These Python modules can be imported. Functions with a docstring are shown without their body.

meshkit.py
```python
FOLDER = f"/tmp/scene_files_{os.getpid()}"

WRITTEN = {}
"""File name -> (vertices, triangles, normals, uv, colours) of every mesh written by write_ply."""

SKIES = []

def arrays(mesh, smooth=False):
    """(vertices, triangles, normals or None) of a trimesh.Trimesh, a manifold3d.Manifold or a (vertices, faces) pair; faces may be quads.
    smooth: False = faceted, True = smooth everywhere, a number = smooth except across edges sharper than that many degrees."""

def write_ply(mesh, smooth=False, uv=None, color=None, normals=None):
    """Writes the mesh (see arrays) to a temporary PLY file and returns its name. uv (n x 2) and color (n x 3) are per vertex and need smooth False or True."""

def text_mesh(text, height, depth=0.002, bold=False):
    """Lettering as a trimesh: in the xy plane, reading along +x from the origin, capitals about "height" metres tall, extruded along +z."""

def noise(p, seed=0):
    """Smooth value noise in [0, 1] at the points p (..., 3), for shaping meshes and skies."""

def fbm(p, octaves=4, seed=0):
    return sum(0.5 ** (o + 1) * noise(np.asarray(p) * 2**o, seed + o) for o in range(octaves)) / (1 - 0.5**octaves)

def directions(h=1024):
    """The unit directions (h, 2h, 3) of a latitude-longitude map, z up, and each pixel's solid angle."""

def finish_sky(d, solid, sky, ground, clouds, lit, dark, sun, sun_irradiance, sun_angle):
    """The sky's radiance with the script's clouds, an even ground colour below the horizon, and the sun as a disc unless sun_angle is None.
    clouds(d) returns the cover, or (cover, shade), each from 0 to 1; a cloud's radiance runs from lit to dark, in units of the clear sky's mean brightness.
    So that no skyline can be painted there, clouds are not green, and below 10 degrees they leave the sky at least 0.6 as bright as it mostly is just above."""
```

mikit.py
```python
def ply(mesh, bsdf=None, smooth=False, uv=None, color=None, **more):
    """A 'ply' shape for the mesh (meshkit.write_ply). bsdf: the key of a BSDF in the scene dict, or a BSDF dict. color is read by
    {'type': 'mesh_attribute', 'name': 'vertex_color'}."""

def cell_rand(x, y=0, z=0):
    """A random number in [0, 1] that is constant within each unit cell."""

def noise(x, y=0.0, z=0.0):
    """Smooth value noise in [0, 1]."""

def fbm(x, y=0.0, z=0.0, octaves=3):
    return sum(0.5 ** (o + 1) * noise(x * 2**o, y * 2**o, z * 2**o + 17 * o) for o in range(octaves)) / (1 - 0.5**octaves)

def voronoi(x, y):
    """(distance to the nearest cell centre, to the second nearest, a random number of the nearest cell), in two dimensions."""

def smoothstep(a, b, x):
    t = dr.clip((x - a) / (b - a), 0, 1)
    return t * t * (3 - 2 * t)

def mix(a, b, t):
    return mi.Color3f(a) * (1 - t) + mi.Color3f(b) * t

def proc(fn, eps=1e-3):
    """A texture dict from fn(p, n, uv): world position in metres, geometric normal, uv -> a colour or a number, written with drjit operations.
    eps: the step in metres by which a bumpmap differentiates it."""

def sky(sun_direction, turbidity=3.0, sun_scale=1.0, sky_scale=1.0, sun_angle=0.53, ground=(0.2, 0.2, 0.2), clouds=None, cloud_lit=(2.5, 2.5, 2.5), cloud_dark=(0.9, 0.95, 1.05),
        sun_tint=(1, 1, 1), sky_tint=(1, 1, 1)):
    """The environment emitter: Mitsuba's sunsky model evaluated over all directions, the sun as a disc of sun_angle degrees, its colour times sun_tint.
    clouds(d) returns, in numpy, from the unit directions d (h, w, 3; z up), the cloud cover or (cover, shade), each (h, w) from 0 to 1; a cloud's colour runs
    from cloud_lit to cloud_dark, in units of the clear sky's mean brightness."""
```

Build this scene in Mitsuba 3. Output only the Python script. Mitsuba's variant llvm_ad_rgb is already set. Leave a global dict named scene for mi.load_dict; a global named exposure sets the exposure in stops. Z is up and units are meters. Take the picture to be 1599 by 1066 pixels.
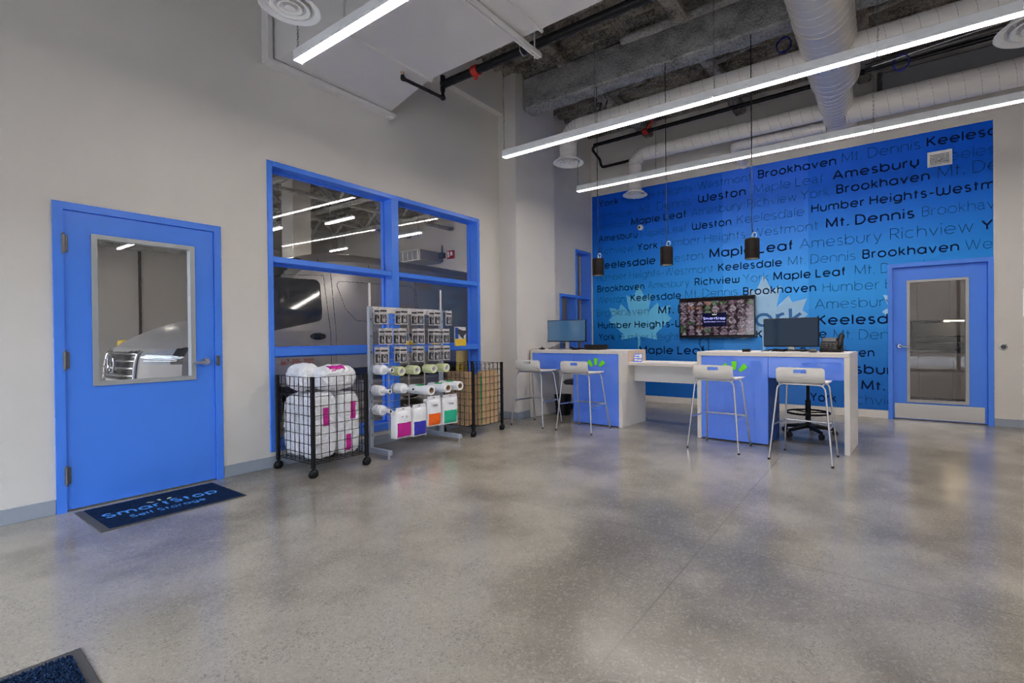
import math, random
import numpy as np, trimesh, shapely
import shapely.geometry as sg, shapely.affinity as sa, shapely.ops as so
import drjit as dr
import mitsuba as mi
import mikit, meshkit
from mikit import proc, noise, fbm, voronoi, cell_rand, smoothstep, mix

random.seed(7); RNG = np.random.default_rng(7)
T = mi.ScalarTransform4f
scene, labels = {}, {}

# ------------------------------------------------------------------ camera, sky, exposure
exposure = 1.47
EYE = np.array([4.828, 0.0, 1.2003])
YAW, PITCH, ROLL, FOCAL = -0.5817, -0.0065, -0.0092, 753.6
_r = np.array([math.cos(YAW), -math.sin(YAW), 0]); _f = np.array([math.sin(YAW)*math.cos(PITCH), math.cos(YAW)*math.cos(PITCH), math.sin(PITCH)])
_u = np.cross(_r, _f); _u = -math.sin(ROLL)*_r + math.cos(ROLL)*_u
scene['camera'] = {'type': 'perspective', 'fov': 2*math.degrees(math.atan(799.5/FOCAL)), 'fov_axis': 'x', 'near_clip': 0.05, 'far_clip': 200.0,
                   'principal_point_offset_x': -88.67/1599, 'principal_point_offset_y': 1.99/1066,
                   'to_world': T().look_at(origin=EYE.tolist(), target=(EYE+_f).tolist(), up=_u.tolist())}
SKY = 26.0
LAMP = 20.0
scene['sky'] = mikit.sky([0.3, 0.8, 0.55], turbidity=5.0, sun_scale=0.0, sky_scale=SKY, ground=(0.25, 0.25, 0.25),
                         clouds=lambda d: np.clip(meshkit.fbm(d*np.array([3.0, 3.0, 6.0]), 4, 3)*1.6-0.3, 0, 1), cloud_lit=(1.3, 1.3, 1.3), cloud_dark=(0.9, 0.95, 1.0))

# ------------------------------------------------------------------ materials
def rgb(c): return {'type': 'rgb', 'value': list(c)}
def P(name, c, rough=0.5, spec=0.5, metallic=0.0, two=True, bump=None, **kw):
    tex = (lambda x: x if isinstance(x, dict) else (rgb(x) if isinstance(x, (tuple, list)) else x))
    b = {'type': 'principled', 'base_color': tex(c), 'roughness': rough if isinstance(rough, (int, float)) else rough, 'specular': spec, 'metallic': metallic, **kw}
    if bump is not None:
        b = {'type': 'bumpmap', 'arbitrary': bump[0], 'scale': bump[1], 'bsdf': b}
    scene[name] = {'type': 'twosided', 'bsdf': b} if two else b
    return name

def floor_c(p, n, uv):
    big = fbm(p.x*0.45+3, p.y*0.45, 0, 4); mid = fbm(p.x*2.6, p.y*2.6, 5, 4)
    n1 = noise(p.x*290, p.y*290); n2 = noise(p.x*165+7, p.y*165); n3 = noise(p.x*58, p.y*58+3); cl = fbm(p.x*7, p.y*7, 2, 3)
    base = mix((0.150, 0.132, 0.105), (0.305, 0.276, 0.230), smoothstep(0.32, 0.68, big*0.55+mid*0.45))
    c = base*(0.80+0.40*(0.5*n1+0.3*n2+0.2*n3))
    grit = smoothstep(0.60, 0.74, 0.55*n2+0.35*n1+0.25*cl-0.07)
    c = mix(c, (0.060, 0.055, 0.050), grit*0.42)
    c = mix(c, (0.50, 0.49, 0.46), smoothstep(0.60, 0.72, 0.6*noise(p.x*150+31, p.y*150)+0.4*noise(p.x*90, p.y*90+11))*0.16)
    def seam(v): return smoothstep(0.007, 0.002, dr.abs(v))
    s = dr.maximum(seam(p.y-2.75-0.0*p.x), seam(p.x-3.95))*dr.select(p.x > 0.0, 1.0, 0.0)
    return mix(c, (0.10, 0.088, 0.075), s*0.4)
def floor_r(p, n, uv):
    return 0.13+0.13*fbm(p.x*1.3, p.y*1.3, 9, 3)
P('m_floor', proc(floor_c), rough=proc(floor_r), spec=0.55, clearcoat=0.3, clearcoat_gloss=0.85)

def spray_c(p, n, uv):
    a = fbm(p.x*5, p.y*5, p.z*5, 4); b = noise(p.x*55, p.y*55, p.z*55); c = fbm(p.x*1.1+7, p.y*1.1, p.z*1.1, 3)
    col = mix((0.075, 0.065, 0.054), (0.38, 0.355, 0.315), smoothstep(0.28, 0.72, a*0.55+b*0.3+c*0.15))
    return mix(col, (0.20, 0.145, 0.095), smoothstep(0.6, 0.75, c)*0.5)
def spray_b(p, n, uv):
    return 0.6*fbm(p.x*60, p.y*60, p.z*60, 3)+0.6*noise(p.x*22, p.y*22, p.z*22)
P('m_spray', proc(spray_c), rough=0.95, spec=0.1, bump=(proc(spray_b, eps=4e-3), 0.03))
def beam_c(p, n, uv):
    a = fbm(p.x*6, p.y*6, p.z*6, 3); b = 0.6*noise(p.x*150, p.y*150, p.z*150)+0.4*noise(p.x*62, p.y*62, p.z*62)
    return mix((0.13, 0.13, 0.128), (0.48, 0.475, 0.46), smoothstep(0.25, 0.75, a*0.4+b*0.6))
P('m_beam', proc(beam_c), rough=0.95, spec=0.1, bump=(proc(spray_b, eps=4e-3), 0.016))

def wall_c(p, n, uv):
    return mi.Color3f(0.60, 0.572, 0.540)*(0.97+0.06*fbm(p.x*1.7, p.y*1.7, p.z*1.7, 3))
P('m_wall', proc(wall_c), rough=0.62, spec=0.35)
P('m_wall_grey', (0.40, 0.385, 0.375), rough=0.6, spec=0.3)
P('m_base', (0.27, 0.305, 0.36), rough=0.45)
P('m_blue', (0.060, 0.215, 0.80), rough=0.30, spec=0.4)
P('m_blue_gloss', (0.105, 0.245, 0.90), rough=0.05, spec=0.65)
P('m_blue_dark', (0.018, 0.075, 0.30), rough=0.4)
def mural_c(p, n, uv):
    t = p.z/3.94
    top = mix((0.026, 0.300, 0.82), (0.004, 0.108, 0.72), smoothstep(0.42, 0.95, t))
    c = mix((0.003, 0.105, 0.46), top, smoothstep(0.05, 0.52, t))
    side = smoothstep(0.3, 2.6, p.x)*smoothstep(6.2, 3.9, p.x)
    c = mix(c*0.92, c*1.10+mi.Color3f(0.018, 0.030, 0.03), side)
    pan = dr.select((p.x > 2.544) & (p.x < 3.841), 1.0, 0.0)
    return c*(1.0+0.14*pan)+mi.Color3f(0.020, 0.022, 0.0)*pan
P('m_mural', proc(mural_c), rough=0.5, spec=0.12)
P('m_ink', (0.0015, 0.010, 0.062), rough=0.6, spec=0.06)
P('m_ink_thin', (0.002, 0.022, 0.12), rough=0.6, spec=0.08)
P('m_ink_mid', (0.030, 0.155, 0.42), rough=0.45, spec=0.3)
P('m_leaf', (0.150, 0.560, 0.90), rough=0.5, spec=0.15)
P('m_leaf_pale', (0.34, 0.58, 0.86), rough=0.42, spec=0.4)

P('m_steel', (0.46, 0.46, 0.47), rough=0.30, metallic=1.0)
P('m_chrome', (0.72, 0.72, 0.74), rough=0.12, metallic=1.0)
P('m_zinc', (0.60, 0.57, 0.54), rough=0.36, metallic=1.0)
P('m_galv', (0.62, 0.57, 0.51), rough=0.33, metallic=0.30)
P('m_zinc_seam', (0.72, 0.70, 0.67), rough=0.35, metallic=0.4)
P('m_door_trim', (0.36, 0.355, 0.36), rough=0.45, metallic=0.2)
P('m_kick', (0.50, 0.48, 0.46), rough=0.22, metallic=1.0)
P('m_added_facade', (0.11, 0.10, 0.095), rough=0.7)
P('m_grey_trim', (0.34, 0.36, 0.38), rough=0.4, metallic=0.3)
P('m_duct_white', (0.64, 0.61, 0.585), rough=0.42)
P('m_duct_seam', (0.36, 0.345, 0.33), rough=0.5)
P('m_plenum', (0.60, 0.58, 0.57), rough=0.45)
P('m_white', (0.80, 0.80, 0.80), rough=0.35)
P('m_white_soft', (0.70, 0.71, 0.73), rough=0.45)
P('m_seat', (0.68, 0.66, 0.635), rough=0.3)
P('m_black', (0.006, 0.006, 0.007), rough=0.42, spec=0.25)
P('m_black_gloss', (0.010, 0.010, 0.011), rough=0.12)
P('m_bronze', (0.009, 0.006, 0.005), rough=0.36, spec=0.2)
P('m_hinge', (0.16, 0.155, 0.15), rough=0.4, metallic=0.8)
P('m_dark_grey', (0.07, 0.072, 0.078), rough=0.5)
P('m_grey', (0.25, 0.25, 0.255), rough=0.5)
P('m_red', (0.42, 0.025, 0.012), rough=0.4)
P('m_yellow', (0.80, 0.52, 0.03), rough=0.4)
P('m_green', (0.16, 0.78, 0.02), rough=0.35)
P('m_green_dark', (0.02, 0.33, 0.10), rough=0.4)
P('m_cyan_green', (0.02, 0.42, 0.24), rough=0.35)
P('m_pink', (0.52, 0.015, 0.27), rough=0.35)
P('m_violet', (0.035, 0.035, 0.40), rough=0.35)
P('m_orange', (0.85, 0.13, 0.01), rough=0.35)
P('m_cable_blue', (0.01, 0.015, 0.18), rough=0.5)
P('m_lam', (0.66, 0.63, 0.60), rough=0.3)
def wood_c(p, n, uv):
    g = fbm(p.x*3+p.y*3, p.z*40, p.y*40, 3)
    return mix((0.58, 0.43, 0.32), (0.70, 0.56, 0.44), g)
P('m_wood', proc(wood_c), rough=0.35)
def card_c(p, n, uv):
    return mix((0.46, 0.305, 0.165), (0.58, 0.40, 0.235), fbm(p.x*9, p.y*9, p.z*30, 3))
P('m_card', proc(card_c), rough=0.75, spec=0.2)
def crease(p, n, uv):
    q = fbm(p.x*18, p.y*18, p.z*9, 3); return dr.abs(noise(p.x*26+4*q, p.y*26+3*q, p.z*12+5*q)-0.5)+0.5*dr.abs(noise(p.x*60, p.y*60, p.z*34+6*q)-0.5)
P('m_film', (0.84, 0.85, 0.87), rough=0.16, spec=0.6)
P('m_wrap', (0.80, 0.81, 0.84), rough=0.14, spec=0.6, bump=(proc(crease, eps=2e-3), 0.02))
P('m_tape_cream', (0.62, 0.66, 0.36), rough=0.25)
P('m_core', (0.42, 0.31, 0.20), rough=0.7)
P('m_pack', (0.56, 0.54, 0.55), rough=0.3)
P('m_pack_dark', (0.055, 0.05, 0.052), rough=0.3)
P('m_van', (0.37, 0.345, 0.33), rough=0.20, spec=0.6, metallic=0.25, clearcoat=0.7, clearcoat_gloss=0.95)
P('m_van_glass', (0.010, 0.016, 0.024), rough=0.05, spec=0.8)
P('m_seam', (0.02, 0.02, 0.02), rough=0.7)
P('m_taupe', (0.23, 0.185, 0.165), rough=0.28)
P('m_screen', (0.010, 0.028, 0.062), rough=0.07, spec=0.4)
P('m_tire', (0.016, 0.016, 0.017), rough=0.8)
def mat_c(p, n, uv):
    v = noise(p.x*210, p.y*210); w = noise(p.x*60, p.y*60)
    return mix((0.002, 0.006, 0.020), (0.010, 0.026, 0.072), v*0.75+w*0.25)
P('m_mat', proc(mat_c), rough=0.95, spec=0.05)
P('m_mat_text', (0.07, 0.24, 0.60), rough=0.9, spec=0.05)
P('m_rubber', (0.055, 0.056, 0.058), rough=0.7)
scene['m_glass'] = {'type': 'thindielectric', 'int_ior': 1.5}
P('m_lamp', (0.8, 0.8, 0.8), rough=0.6)
P('m_headlight', (0.30, 0.33, 0.37), rough=0.12, spec=0.7, metallic=0.2)

# ------------------------------------------------------------------ helpers
_used = set()
def uniq(base):
    k, i = base, 0
    while k in _used:
        i += 1; k = f'{base}_{i:03d}'
    _used.add(k); return k
def thing(name, label=None, cat=None, group=None, kind=None):
    k = uniq(name); d = {}
    if label: d['label'] = label
    if cat: d['category'] = cat
    if group: d['group'] = group
    if kind: d['kind'] = kind
    labels[k] = d
    return k
def shape(mesh, mat, smooth=False, **kw): return mikit.ply(mesh, mat, smooth, **kw)
def part(parent, name, mesh, mat=None, smooth=False, label=None, kind=None, **kw):
    k = uniq(parent+'__'+name)
    scene[k] = mesh if isinstance(mesh, dict) else shape(mesh, mat, smooth, **kw)
    d = {}
    if label: d['label'] = label
    if kind: d['kind'] = kind
    if d: labels[k] = d
    return k
def solo(name, mesh, mat, label, cat, smooth=False, group=None, kind=None, **kw):
    k = thing(name, label, cat, group, kind)
    scene[k] = mesh if isinstance(mesh, dict) else shape(mesh, mat, smooth, **kw)
    return k
def at(d, m):
    """A copy of a shape dict under another 4x4 matrix."""
    return {**d, 'to_world': T(np.asarray(m, float).tolist())}
def mv(x=0, y=0, z=0, rz=0, s=1.0):
    m = np.eye(4); c, si = math.cos(rz), math.sin(rz)
    m[:3, :3] = np.array([[c, -si, 0], [si, c, 0], [0, 0, 1]])*s; m[:3, 3] = (x, y, z); return m
cat = trimesh.util.concatenate
def box(x0, x1, y0, y1, z0, z1):
    return trimesh.creation.box(bounds=[[min(x0, x1), min(y0, y1), min(z0, z1)], [max(x0, x1), max(y0, y1), max(z0, z1)]])
def rbox(x0, x1, y0, y1, z0, z1, r=0.004):
    """A box with chamfered edges."""
    lo, hi = np.minimum((x0, y0, z0), (x1, y1, z1)), np.maximum((x0, y0, z0), (x1, y1, z1))
    r = min(r, 0.45*float((hi-lo).min())); pts = []
    for sx in (0, 1):
        for sy in (0, 1):
            for sz in (0, 1):
                c = np.where([sx, sy, sz], hi, lo); d = np.where([sx, sy, sz], -r, r)
                for k in range(3):
                    q = c + d; q[k] = c[k]; pts.append(q)
    return trimesh.convex.convex_hull(np.array(pts))
def tube(pts, r, sides=8, closed=False, caps=True):
    p = np.asarray(pts, float); n = len(p); rr = np.broadcast_to(np.asarray(r, float), (n,))
    if closed: t = np.roll(p, -1, 0)-np.roll(p, 1, 0)
    else:
        t = np.gradient(p, axis=0) if n > 2 else np.repeat(p[1:]-p[:1], 2, 0)
    t = t/np.maximum(np.linalg.norm(t, axis=1, keepdims=True), 1e-12)
    a = np.cross(t[0], [0, 0, 1.0] if abs(t[0, 2]) < 0.9 else [1.0, 0, 0]); a /= np.linalg.norm(a)
    A = [a]
    for i in range(1, n):
        a = A[-1]-t[i]*np.dot(A[-1], t[i]); a /= max(np.linalg.norm(a), 1e-9); A.append(a)
    A = np.array(A); Bn = np.cross(t, A); ang = np.arange(sides)*2*np.pi/sides+np.pi/sides
    v = (p[:, None]+rr[:, None, None]*(np.cos(ang)[None, :, None]*A[:, None]+np.sin(ang)[None, :, None]*Bn[:, None])).reshape(-1, 3)
    f = []
    for i in range(n if closed else n-1):
        i2 = (i+1) % n
        for j in range(sides):
            j2 = (j+1) % sides
            f += [[i*sides+j, i2*sides+j2, i*sides+j2], [i*sides+j, i2*sides+j, i2*sides+j2]]
    v = list(v)
    if not closed and caps:
        for i, flip in ((0, 0), (n-1, 1)):
            v.append(p[i]); c = len(v)-1
            for j in range(sides):
                q = [c, i*sides+j, i*sides+(j+1) % sides]
                f.append(q if not flip else q[::-1])
    return trimesh.Trimesh(np.array(v), np.array(f), process=False)
def lathe(prof, sides=32):
    """Revolves (r, z) points about z."""
    m = trimesh.creation.revolve(np.asarray(prof, float), sections=sides)
    return m
def cyl(p0, p1, r, sides=16): return tube([p0, p1], r, sides)
def arc(c, r, a0, a1, n=8):
    a = np.radians(np.linspace(a0, a1, n)); return [(c[0]+r*math.cos(x), c[1]+r*math.sin(x)) for x in a]
def fillet(pts, r, n=5):
    """Rounds the corners of a 3-D polyline."""
    p = [np.asarray(q, float) for q in pts]; out = [p[0]]
    for a, b, c in zip(p, p[1:], p[2:]):
        u, w = a-b, c-b; lu, lw = np.linalg.norm(u), np.linalg.norm(w); d = min(r, 0.48*lu, 0.48*lw)
        s, e = b+u/lu*d, b+w/lw*d
        for t in np.linspace(0, 1, n): out.append((1-t)**2*s+2*t*(1-t)*b+t*t*e)
    out.append(p[-1]); return np.array(out)
def prism(poly, h, frame):
    """Extrudes a 2-D polygon by h along the third axis of frame = (origin, u, v, w)."""
    o, u, v, w = [np.asarray(q, float) for q in frame]; ms = []
    for g in getattr(poly, 'geoms', [poly]):
        if g.is_empty or g.area < 1e-9: continue
        m = trimesh.creation.extrude_polygon(g, h, engine='earcut')
        q = np.asarray(m.vertices); m.vertices = o+q[:, :1]*u+q[:, 1:2]*v+q[:, 2:]*w; ms.append(m)
    m = cat(ms)
    if np.dot(np.cross(u, v), w) < 0: m.invert()
    return m
def rrect(w, h, r, cx=0, cy=0, q=4):
    return sg.box(cx-w/2+r, cy-h/2+r, cx+w/2-r, cy+h/2-r).buffer(r, quad_segs=q)
def hole_frame(x0, x1, z0, z1, t):
    return sg.box(x0, z0, x1, z1).difference(sg.box(x0+t, z0+t, x1-t, z1-t))
BACK = lambda y: ((0, y, 0), (1, 0, 0), (0, 0, 1), (0, -1, 0))      # (x, z) polygons, growing towards the room from the plane y
LEFT = lambda x: ((x, 0, 0), (0, 1, 0), (0, 0, 1), (1, 0, 0))       # (y, z) polygons, growing towards the room from the plane x
def xf(mesh, m):
    mesh = mesh.copy(); mesh.apply_transform(m); return mesh
def lumpy(mesh, size, amp, freq, seed=0):
    """Subdivides and displaces a mesh along its normals by noise."""
    v, f = trimesh.remesh.subdivide_to_size(mesh.vertices, mesh.faces, size, max_iter=14)
    m = trimesh.Trimesh(v, f, process=True); m.merge_vertices()
    m.vertices = m.vertices+m.vertex_normals*((meshkit.fbm(m.vertices*freq, 3, seed)-0.5)*2*amp)[:, None]
    return m

# ------------------------------------------------------------------ a stroke alphabet (geometric sans), capitals 1 high
XH = 0.70
def A_(cx, cy, r, a0, a1, ry=None):
    n = max(4, int(abs(a1-a0)/14)); ry = ry or r
    return [(cx+r*math.cos(math.radians(a)), cy+ry*math.sin(math.radians(a))) for a in np.linspace(a0, a1, n)]
def glyph(ch, bold):
    r = XH/2; c = (r, r)
    O = A_(r, r, r, 0, 360)
    g = {
     'a': (2*r, [O, [(2*r, 0), (2*r, XH)]]), 'b': (2*r, [O, [(0, 0), (0, 1)]]), 'c': (1.85*r, [A_(r, r, r, 48, 312)]), 'd': (2*r, [O, [(2*r, 0), (2*r, 1)]]),
     'e': (2*r, [A_(r, r, r, 0, 318), [(0.02, r), (2*r, r)]]), 'f': (0.30, [A_(0.30, 0.82, 0.18, 100, 180)+[(0.12, 0)], [(0, XH-0.03), (0.29, XH-0.03)]]),
     'g': (2*r, [O, [(2*r, XH), (2*r, 0.02)]+A_(r, 0.02, r, 0, -150, 0.27)]), 'h': (1.7*r, [[(0, 0), (0, 1)], [(0, 0.36)]+A_(0.85*r, XH-0.85*r, 0.85*r, 180, 0)+[(1.7*r, 0)]]),
     'i': (0.02, [[(0, 0), (0, XH-0.02)], [(0, 0.88), (0, 1.03)]]), 'k': (0.50, [[(0, 0), (0, 1)], [(0.46, XH), (0.02, 0.31)], [(0.14, 0.42), (0.52, 0)]]), 'l': (0.02, [[(0, 0), (0, 1)]]),
     'm': (2.9*r, [[(0, 0), (0, XH)], [(0, 0.36)]+A_(0.72*r, XH-0.72*r, 0.72*r, 180, 0)+[(1.44*r, 0)], [(1.44*r, 0.36)]+A_(2.16*r, XH-0.72*r, 0.72*r, 180, 0)+[(2.88*r, 0)]]),
     'n': (1.7*r, [[(0, 0), (0, XH)], [(0, 0.36)]+A_(0.85*r, XH-0.85*r, 0.85*r, 180, 0)+[(1.7*r, 0)]]), 'o': (2*r, [O]), 'p': (2*r, [O, [(0, -0.28), (0, XH)]]),
     'r': (0.30, [[(0, 0), (0, XH)], [(0, 0.36)]+A_(0.30, XH-0.30, 0.30, 180, 88)]), 's': (0.44, [A_(0.22, 0.525, 0.20, 35, 250, 0.175)+A_(0.22, 0.175, 0.215, 75, -150, 0.175)]),
     't': (0.34, [[(0.14, 0.94), (0.14, 0)], [(0, XH-0.03), (0.34, XH-0.03)]]), 'u': (1.7*r, [[(0, XH)]+A_(0.85*r, 0.85*r, 0.85*r, 180, 360)+[(1.7*r, XH)]]),
     'v': (0.60, [[(0, XH), (0.30, 0), (0.60, XH)]]), '.': (0.03, [[(0, -0.03), (0, 0.12)]]), '-': (0.36, [[(0, 0.36), (0.36, 0.36)]]),
     'A': (0.86, [[(0, 0), (0.43, 1), (0.86, 0)], [(0.13, 0.32), (0.73, 0.32)]]),
     'B': (0.60, [[(0, 0), (0, 1), (0.34, 1)]+A_(0.34, 0.76, 0.24, 90, -90)+[(0, 0.52)], [(0.34, 0.52)]+A_(0.34, 0.26, 0.26, 90, -90)+[(0, 0)]]),
     'D': (0.74, [[(0, 0), (0, 1), (0.26, 1)]+A_(0.26, 0.5, 0.48, 90, -90, 0.5)+[(0, 0)]]), 'H': (0.68, [[(0, 0), (0, 1)], [(0.68, 0), (0.68, 1)], [(0, 0.52), (0.68, 0.52)]]),
     'K': (0.66, [[(0, 0), (0, 1)], [(0.62, 1), (0.03, 0.46)], [(0.20, 0.62), (0.66, 0)]]), 'L': (0.50, [[(0, 1), (0, 0), (0.50, 0)]]),
     'M': (0.92, [[(0, 0), (0.04, 1), (0.46, 0.10), (0.88, 1), (0.92, 0)]]), 'R': (0.62, [[(0, 0), (0, 1), (0.34, 1)]+A_(0.34, 0.74, 0.26, 90, -90)+[(0, 0.48)], [(0.34, 0.48), (0.62, 0)]]),
     'S': (0.56, [A_(0.28, 0.745, 0.255, 30, 255, 0.255)+A_(0.28, 0.25, 0.28, 75, -150, 0.25)]), 'Y': (0.74, [[(0, 1), (0.37, 0.46), (0.74, 1)], [(0.37, 0.46), (0.37, 0)]]),
    }
    if bold:
        g['W'] = (1.12, [[(0, 1), (0, 0.30)]+A_(0.28, 0.28, 0.28, 180, 360)+[(0.56, 0.80)], [(0.56, 0.30)]+A_(0.84, 0.28, 0.28, 180, 360)+[(1.12, 1)]])
        g['w'] = (0.86, [[(0, XH), (0, 0.22)]+A_(0.215, 0.215, 0.215, 180, 360)+[(0.43, XH-0.08)], [(0.43, 0.22)]+A_(0.645, 0.215, 0.215, 180, 360)+[(0.86, XH)]])
        g['y'] = (0.56, [[(0, XH), (0, 0.28)]+A_(0.28, 0.28, 0.28, 180, 360)+[(0.56, XH)], [(0.28, 0), (0.28, -0.24)]])
    else:
        g['W'] = (1.20, [[(0, 1), (0.30, 0), (0.60, 1), (0.90, 0), (1.20, 1)]])
        g['w'] = (0.90, [[(0, XH), (0.225, 0), (0.45, XH), (0.675, 0), (0.90, XH)]])
        g['y'] = (0.58, [[(0, XH), (0.30, 0)], [(0.58, XH), (0.24, -0.18), (0.10, -0.26)]])
        g['a'] = (0.54, [[(0.03, 0.52)]+A_(0.25, 0.50, 0.22, 160, 0, 0.20)+[(0.48, 0.08), (0.54, 0)], A_(0.24, 0.19, 0.24, 60, 300, 0.19)+[(0.48, 0.14)], [(0.30, 0.37), (0.48, 0.42)]])
    return g[ch]
def stroke_text(text, bold=1, weight=None, gap=None):
    """The lettering as a 2-D outline, capitals 1 high, from x = 0 on; and its advance width."""
    w = weight or (0.15 if bold else 0.030); gap = gap if gap is not None else (0.15 if bold else 0.17); x, parts = w/2, []
    for ch in text:
        if ch == ' ': x += 0.36; continue
        adv, strokes = glyph(ch, bold)
        for s in strokes:
            parts.append(sg.LineString([(x+a, w/2+b*(1-w)) for a, b in s]).buffer(w/2, cap_style=2, join_style=1, quad_segs=3))
        x += adv+w+gap
    return so.unary_union(parts), x-gap-w/2
def stroke_words(text, bold, weight):
    out, done = [], ''
    for word in text.split(' '):
        off = 0.0 if not done else stroke_text(done, bold, weight)[1]+(0.15 if bold else 0.17)+0.36
        out.append(sa.translate(stroke_text(word, bold, weight)[0], off, 0)); done = (done+' '+word).strip()
    return out
def flat(poly, y):
    """A 2-D outline in (x, z) as one flat sheet in the plane y, facing the room."""
    ms = []
    for g in getattr(poly, 'geoms', [poly]):
        if g.geom_type != 'Polygon' or g.area < 1e-7: continue
        v, f = trimesh.creation.triangulate_polygon(g, engine='earcut')
        ms.append(trimesh.Trimesh(np.column_stack([v[:, 0], np.full(len(v), y), v[:, 1]]), f, process=False))
    m = cat(ms)
    n = m.face_normals[:, 1] > 0
    f = np.array(m.faces); f[n] = f[n][:, ::-1]
    return trimesh.Trimesh(m.vertices, f, process=False)

# ------------------------------------------------------------------ the setting
Y0, ZD = 8.2, 5.05
def struct(name, mesh, mat, smooth=False, label=None, catg=None):
    k = thing(name, label, catg, kind='structure'); scene[k] = shape(mesh, mat, smooth); return k
struct('floor', box(-13, 10, -6, 15.2, -0.2, 0), 'm_floor', label='polished speckled grey brown concrete floor with saw-cut joints', catg='floor')

win1 = sg.box(2.231, 0.145, 5.043, 2.883); door1 = sg.box(0.834, -1, 1.848, 2.184)
win2 = so.unary_union([sg.box(7.583, 0.9, 8.142, 2.839), sg.box(7.053, 0.9, 8.142, 1.977)])
lw = sg.box(-2.8, 0, 8.4, ZD+0.1).difference(so.unary_union([win1, door1, win2]))
struct('wall_left', prism(lw, 0.2, LEFT(-0.2)), 'm_wall', label='tall pale warm grey wall on the left with the blue door and windows', catg='wall')
struct('wall_left_overhang', rbox(-0.05, 0.105, -2.6, 5.478, 4.50, ZD+0.1, 0.006), 'm_wall', label='proud upper strip of the pale left wall above the ledge', catg='wall')
struct('wall_column', rbox(-0.05, 0.325, 5.478, 6.46, 0, ZD+0.1, 0.006), 'm_wall', label='pale full-height boxed column standing out from the left wall', catg='column')
bw = sg.box(-0.2, 0, 9.2, ZD+0.1).difference(sg.box(4.852, -1, 5.987, 2.184))
struct('wall_back', prism(bw, 0.15, BACK(Y0+0.15)), 'm_wall', label='back wall that carries the blue lettered mural', catg='wall')
struct('wall_right', box(9.0, 9.2, -2.8, 8.4, 0, ZD+0.1), 'm_wall')
fw = sg.box(-0.2, 0, 9.2, ZD+0.1)
unseen_front_open = [sg.box(x, 0.08, x+2.12, 3.05) for x in (0.12, 2.33, 4.54, 6.75)]  # unseen openings behind the camera, sized for the daylight they let in
fw = fw.difference(so.unary_union(unseen_front_open))
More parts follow.
